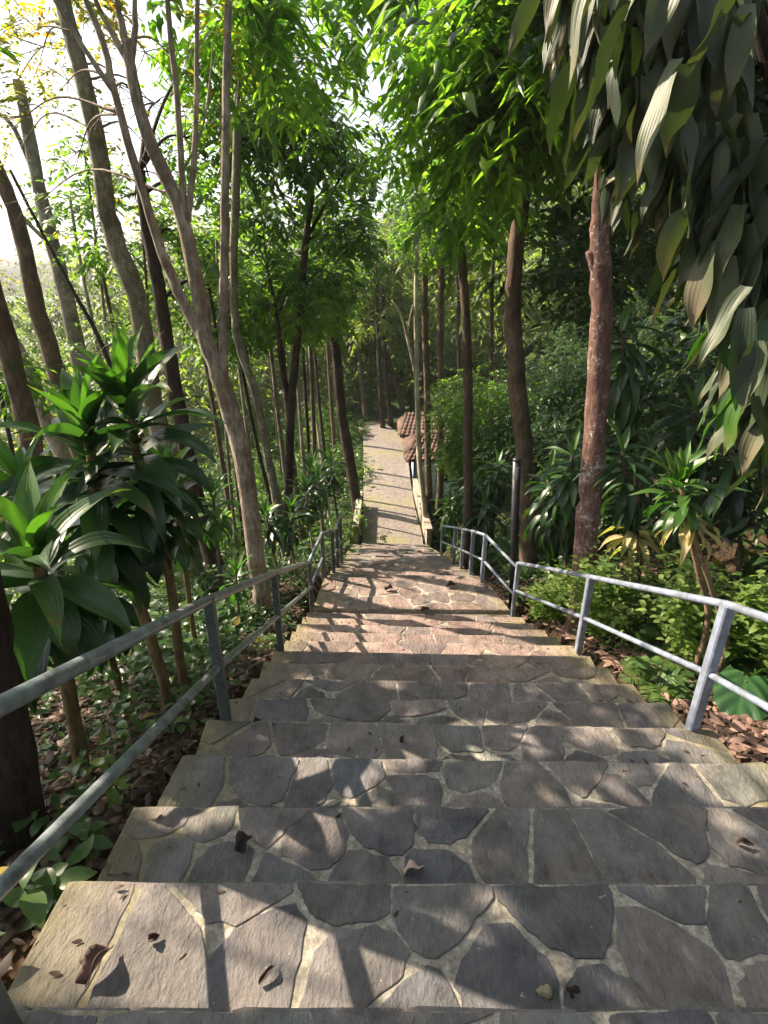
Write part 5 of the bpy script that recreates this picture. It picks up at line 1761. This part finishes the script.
# the great overhanging plant in the upper right corner
hang = empty('hanging_strap_plant', tuple(np.array([2.9, 2.3, terrain_z(2.9, 2.3)])), 'huge plant overhead with shingled drooping olive-grey leaves in the upper right corner', 'plant')
hz = terrain_z(2.9, 2.3)
canes = [[np.array([2.9, 2.3, hz - .1]), np.array([2.75, 2.3, hz + 1.2]), at(800, 150, 2.4), at(740, -30, 2.4), at(640, -110, 2.4)],
         [np.array([2.95, 2.2, hz - .1]), np.array([2.9, 2.2, hz + 1.0]), at(840, 330, 2.2), at(805, 180, 2.1), at(770, 60, 2.1)],
         [np.array([2.85, 2.45, hz - .1]), np.array([2.8, 2.5, hz + 1.5]), at(800, 50, 2.6), at(720, -90, 2.7), at(580, -140, 2.7)]]
for c in canes:
    m = MB()
    sp = spline(c, 6)
    m.tube(sp, list(np.linspace(.035, .02, len(sp))), 9, .2)
    m.build('stem', M['bark_dark'], hang, True)
buf = strap_arrays()
gbuf = strap_arrays()
rh = random.Random(21)
# bases of the leaves, in rows that follow the drooping canes
rows = [((575, -60), (720, 40), 22, 2.5), ((560, -30), (640, 10), 12, 2.6), ((610, 20), (740, 90), 22, 2.3), ((640, 90), (768, 150), 22, 2.2), ((600, -90), (760, -20), 20, 2.2),
        ((690, 150), (800, 230), 20, 2.15), ((620, 130), (700, 170), 12, 2.5), ((720, 220), (810, 290), 18, 2.1), ((735, 300), (820, 380), 18, 2.0), ((690, 230), (740, 270), 10, 2.3), ((745, 350), (815, 420), 16, 2.0), ((765, 390), (830, 450), 12, 2.0), ((600, 60), (630, 100), 8, 2.45), ((560, -60), (600, -20), 9, 2.6)]
for (a, b, n, Y) in rows:
    n = int(n * 2.3)
    for k in range(n):
        t = (k + rh.random()) / n
        px = a[0] + (b[0] - a[0]) * t + rh.gauss(0, 14)
        py = a[1] + (b[1] - a[1]) * t + rh.gauss(0, 14)
        p = at(px, py, Y + rh.gauss(0, .14))
        az = rh.choice([PI, PI * 1.25, -PI / 2, PI * .8, -PI / 3, 0, PI / 2]) + rh.gauss(0, .4)
        green = py > 290 and rh.random() < .45
        strap(gbuf if green else buf, p, az, rh.uniform(-1.45, -.85), rh.uniform(.22, .33), rh.uniform(.062, .098), rh.uniform(-.1, .5), min(1, max(0, rh.gauss(.5, .32))), 12, rh.gauss(0, .8), rh.uniform(.05, .7), rh.uniform(.04, .15))
build_straps(buf, 'foliage', M['strap_olive'], hang)
o = build_straps(gbuf, 'green_leaves', M['strap_green'], hang)
o['label'] = 'fresher green leaves at the lower tip of the hanging plant'


# ==================================================================== ELEPHANT EARS, FERN, SEEDLINGS
def ear_leaf(root, centre, az, tilt, size, droop=.5):
    """heart-shaped blade with raised veins on its own stalk."""
    buf = strap_arrays()

    def shape(t):
        return max(.02, (math.sin(PI * min(1, .12 + t * .88)) ** .62) * (1.05 - .35 * t)) * (1 if t < .97 else .3)
    h = np.array([math.cos(az), math.sin(az), 0])
    b = np.array(centre) - h * size * .45 * math.cos(tilt) - Z * size * .45 * math.sin(tilt)
    cols = 17
    rows_ = 26
    p = b - h * size * .14
    for k in range(rows_ + 1):
        t = k / rows_
        e = tilt - droop * t
        d = h * math.cos(e) + Z * math.sin(e)
        upv = -h * math.sin(e) + Z * math.cos(e)
        sd = np.array([-math.sin(az), math.cos(az), 0])
        w = size * .92 * shape(t)
        for j in range(cols):
            s = (j / (cols - 1)) * 2 - 1
            ph = math.sin((t - .42 * abs(s)) * 24)
            vein = .020 * size * ph * min(1, abs(s) * 2.2) + .035 * size * math.sin(t * 7 + s * 3) * s * s
            notch = -h * size * .22 * abs(s) ** 1.1 * max(0, 1 - t * 2.4)
            q = p + sd * s * w * .5 + upv * (abs(s) * w * .12 - (s * s) * w * .14 + vein) + notch
            buf['v'].append(tuple(q))
            buf['tint'].append(min(1, max(0, .45 + .4 * ph * min(1, abs(s) * 2) + (.5 if abs(s) < .07 else 0))))
            buf['along'].append(t * .6)
            buf['across'].append(s * .2)
        p = p + d * size * 1.1 / rows_
    for k in range(rows_):
        for j in range(cols - 1):
            a = k * cols + j
            buf['f'].append((a, a + 1, a + cols + 1, a + cols))
    lf = build_straps(buf, 'leaf', M['ear'], root)
    m = MB()
    g0 = np.array(root.location)
    sp = spline([g0 + np.array([random.gauss(0, .02), random.gauss(0, .02), -.02]), (g0 + b) / 2 + np.array([0, 0, .1]) - h * .05, b - Z * .006], 4)
    m.tube(sp, list(np.linspace(.012, .007, len(sp))), 7)
    m.build('stalk', M['fern'], root, True)


def ear_plant(label, base_px, leaves):
    g0 = ground_hit(*base_px)
    r = empty('elephant_ear_plant', tuple(g0), label, 'plant', 'elephant ears by the railing')
    for (px, py, up, az, tilt, size) in leaves:
        gp = ground_hit(px, py)
        c = at(px, py, gp[1] - .0)
        # lift the blade along the line of sight so that it hangs above the soil
        d = norm(CAM - c)
        c = c + d * up
        ear_leaf(r, c, az, tilt, size)
    return r


ear_plant('large glossy elephant ear leaf lying just outside the nearest railing post', (775, 690), [(742, 700, .36, -2.2, -.12, .38)])
ear_plant('elephant ear plant with tall round leaves against the picture edge', (800, 670), [(752, 640, .75, -2.3, -.4, .32), (800, 690, .30, -1.8, -.2, .26)])
ear_plant('small elephant ear with one round leaf under the bright shrubs', (702, 655), [(688, 652, .24, -2.5, -.2, .24)])
ear_plant('low dark elephant ear with a wrinkled leaf at the step edge', (686, 690), [(674, 688, .14, -2.0, -.2, .18)])


def fern(label, px, py, n, ln):
    g0 = ground_hit(px, py)
    r = empty('fern', tuple(g0), label, 'fern')
    P, A, Sd, T, LN = [], [], [], [], []
    m = MB()
    for k in range(n):
        az = k * 2.4 + random.gauss(0, .3)
        h = np.array([math.cos(az), math.sin(az), 0])
        p = g0.copy()
        pts_ = [p.copy()]
        sd = np.array([-math.sin(az), math.cos(az), 0])
        for j in range(16):
            t = j / 16
            e = 1.1 - 1.5 * t
            d = h * math.cos(e) + Z * math.sin(e)
            p = p + d * ln / 16
            pts_.append(p.copy())
            if j > 2:
                for s in (-1, 1):
                    P.append(p)
                    A.append(sd * s + d * .35)
                    Sd.append(d)
                    T.append(random.uniform(.3, 1))
                    LN.append(ln * .30 * math.sin(PI * (1 - t) ** .8 * .85 + .1))
        m.tube(pts_, list(np.linspace(.004, .0015, len(pts_))), 5)
    m.build('stalk', M['fern'], r)
    LN = np.array(LN)
    me = leaf_mesh_hi('frond', np.array(P), np.array(A), np.array(Sd), LN, LN * .28, np.array(T), droop=.12)
    link_mesh('frond', me, M['fern'], r)


fern('small light green fern at the edge of the steps below the shrubs', 655, 690, 9, .30)
fern('pale fern arching beside the base of the mossy leaning trunk', 185, 598, 9, .55)


def seedling(label, px, py, h, n, lf, mat='leaf_bush'):
    g0 = ground_hit(px, py)
    r = empty('seedling', tuple(g0), label, 'seedling', 'seedlings by the pipe railing')
    m = MB()
    P, A, Sd, T = [], [], [], []
    for s in range(3):
        a0 = random.uniform(0, 6)
        tp = g0 + np.array([math.cos(a0) * h * .35, math.sin(a0) * h * .35, h * random.uniform(.7, 1)])
        sp = spline([g0, (g0 + tp) / 2 + Z * h * .1, tp], 4)
        m.tube(sp, list(np.linspace(.005, .002, len(sp))), 5)
        for k in range(n):
            b = sp[min(len(sp) - 1, 2 + k * len(sp) // n)]
            a = a0 + k * 2.4
            P.append(b)
            A.append((math.cos(a), math.sin(a), random.uniform(-.3, .25)))
            Sd.append((-math.sin(a), math.cos(a), random.gauss(0, .25)))
            T.append(random.uniform(.2, .8))
    m.build('stem', M['fern'], r)
    ln = RNG.uniform(lf * .7, lf * 1.2, len(P))
    me = leaf_mesh_hi('foliage', np.array(P), np.array(A), np.array(Sd), ln, ln * .5, np.array(T), droop=.2)
    link_mesh('foliage', me, M[mat], r)


seedling('bright seedling with yellowish leaves under the mid rail of the pipe railing', 178, 690, .25, 5, .09)
seedling('grey-green seedling by the second pipe railing post', 195, 715, .22, 5, .10, 'leaf_ground')
seedling('seedling with pointed leaves where the mid rail meets the picture corner', 122, 800, .24, 5, .09, 'leaf_bush')
seedling('broad-leaved seedling at the nearest step corner', 55, 905, .2, 5, .12, 'leaf_ground')
seedling('small seedling beside the steps with dark oval leaves', 92, 855, .16, 5, .09, 'leaf_ground')


# ==================================================================== SMALL THINGS ON THE STEPS
def dead_leaf(label, px, py, z, ln, wd, az, mat, curl=1.6):
    p = at_z(px, py, z + .012)
    buf = strap_arrays()
    ln, wd = ln * .72, wd * .72
    strap(buf, p - np.array([math.cos(az), math.sin(az), 0]) * ln / 2, az, .55, ln, wd, 1.0, .5, 9, random.gauss(0, .6), curl, .25)
    v = np.array(buf['v'])
    v[:, 2] += (z + .012) - v[:, 2].min()
    me = bpy.data.meshes.new('dead_leaf')
    me.from_pydata([tuple(q) for q in v], [], buf['f'])
    o = link_mesh('dead_leaf', me, mat, None, True)
    md = o.modifiers.new('thickness', 'SOLIDIFY')
    md.thickness = .0025
    tag(o, label, 'dead leaf', 'dead leaves on the steps')


dead_leaf('curled brown leaf lying on the third step', 247, 845, -.31, .085, .07, 1.2, M['dead_dark'], 1.7)
dead_leaf('long rolled grey-brown leaf on the step nearest the railing foot', 102, 965, -.155, .13, .06, 1.15, M['dead'], 1.8)
dead_leaf('tiny dark leaf beside the long rolled one', 155, 938, -.155, .035, .03, .6, M['dead_dark'])
dead_leaf('pale pinkish leaf lying at a step edge', 415, 872, -.155 * 2, .10, .05, .1, M['dead_pale'], .8)
dead_leaf('small dark leaf in the middle of the landing', 390, 590, LAND_Z, .15, .08, .3, M['dead_dark'])
dead_leaf('dark leaf on the landing close to the pale blue railing', 452, 587, LAND_Z, .17, .09, .2, M['dead_dark'])
dead_leaf('dark leaf in the gap before the landing', 426, 611, -2.17 + .02, .14, .07, .1, M['dead_dark'])
dead_leaf('dark narrow leaf far to the railing side of the second step', 745, 845, -.31, .07, .03, -.2, M['dead_dark'])
dead_leaf('small brown leaf standing against a joint on the fourth step', 402, 740, -.62, .05, .03, 1.4, M['dead_dark'])
dead_leaf('orange-brown leaf scrap by the second pipe railing post', 258, 722, -.62, .05, .03, .2, M['litter'])
dead_leaf('dark twig-like leaf scrap in a joint at the foot of the picture', 268, 975, -.155, .07, .02, .9, M['dead_dark'])

for (lab, px, py, z, s, mt) in [('yellowish pebble wedged in the hole at the step edge', 545, 992, -.157, .014, 'moss_stone'), ('dark pebble wedged in the hole at the step edge', 572, 994, -.158, .014, 'bark_dark')]:
    p = at_z(px, py, z)
    m = MB()
    n1, n2 = 9, 12
    for i in range(n1 + 1):
        for j in range(n2):
            th, ph = PI * i / n1, 2 * PI * j / n2
            d = Vector((math.sin(th) * math.cos(ph), math.sin(th) * math.sin(ph), math.cos(th)))
            k = s * (1 + .9 * mnoise.noise(d * 1.3 + Vector((px, 0, 0))))
            m.v.append((p[0] + d.x * k * 1.2, p[1] + d.y * k, p[2] + d.z * k * .45 + .006))
    for i in range(n1):
        for j in range(n2):
            j2 = (j + 1) % n2
            m.f.append((i * n2 + j, (i + 1) * n2 + j, (i + 1) * n2 + j2, i * n2 + j2))
            m.mi.append(0)
    tag(m.build('pebble', M[mt], None, True), lab, 'pebble')

# ==================================================================== HAZE
m, nt, out = new_mat('thin_morning_haze')
vol = nd(nt, 'ShaderNodeVolumePrincipled')
vol.inputs['Color'].default_value = (0.92, 0.94, 0.96, 1)
vol.inputs['Density'].default_value = 0.0008
vol.inputs['Anisotropy'].default_value = 0.3
nt.links.new(vol.outputs[0], out.inputs['Volume'])
mb = MB()
mb.box(-420, 320, -60, 500, -24, 14 + 12)
tag(mb.build('haze', m), 'thin sunlit haze filling the forest air', 'haze', None, 'stuff')

# ==================================================================== LIGHT, SKY, CAMERA
w = bpy.data.worlds.new('World')
S.world = w
w.use_nodes = True
nt = w.node_tree
bg = nt.nodes['Background']
sky = nt.nodes.new('ShaderNodeTexSky')
sky.sky_type = 'NISHITA'
sky.sun_disc = False
elev = math.asin(SUN[2])
azim = math.atan2(SUN[0], SUN[1])
sky.sun_elevation = elev
sky.sun_rotation = azim
sky.air_density = 1.0
sky.dust_density = 3.0
hs = nt.nodes.new('ShaderNodeHueSaturation')
hs.inputs['Saturation'].default_value = 0.45
nt.links.new(sky.outputs[0], hs.inputs['Color'])
nt.links.new(hs.outputs[0], bg.inputs[0])
bg.inputs[1].default_value = 0.088
ld = bpy.data.lights.new('sun', 'SUN')
ld.energy = 5.0
ld.angle = math.radians(0.53)
ld.color = (1.0, 0.83, 0.66)
lo = bpy.data.objects.new('sun', ld)
COL.objects.link(lo)
lo.rotation_euler = Vector(tuple(SUN)).to_track_quat('Z', 'Y').to_euler()
lo.location = (-10, 5, 20)

cd = bpy.data.cameras.new('camera')
cd.sensor_fit = 'VERTICAL'
cd.sensor_height = 36
cd.sensor_width = 27
cd.lens = F / 1024 * 36
cd.clip_start = 0.05
cd.clip_end = 400
co = bpy.data.objects.new('camera', cd)
COL.objects.link(co)
co.location = tuple(CAM)
co.rotation_euler = (PI / 2 - TH, 0, 0)
S.camera = co

S.view_settings.view_transform = 'Standard'
S.view_settings.look = 'None'
S.view_settings.exposure = 1.74
S.view_settings.gamma = 1.0
S.cycles.max_bounces = 8
S.cycles.diffuse_bounces = 4
S.cycles.transmission_bounces = 4
S.cycles.use_denoising = True
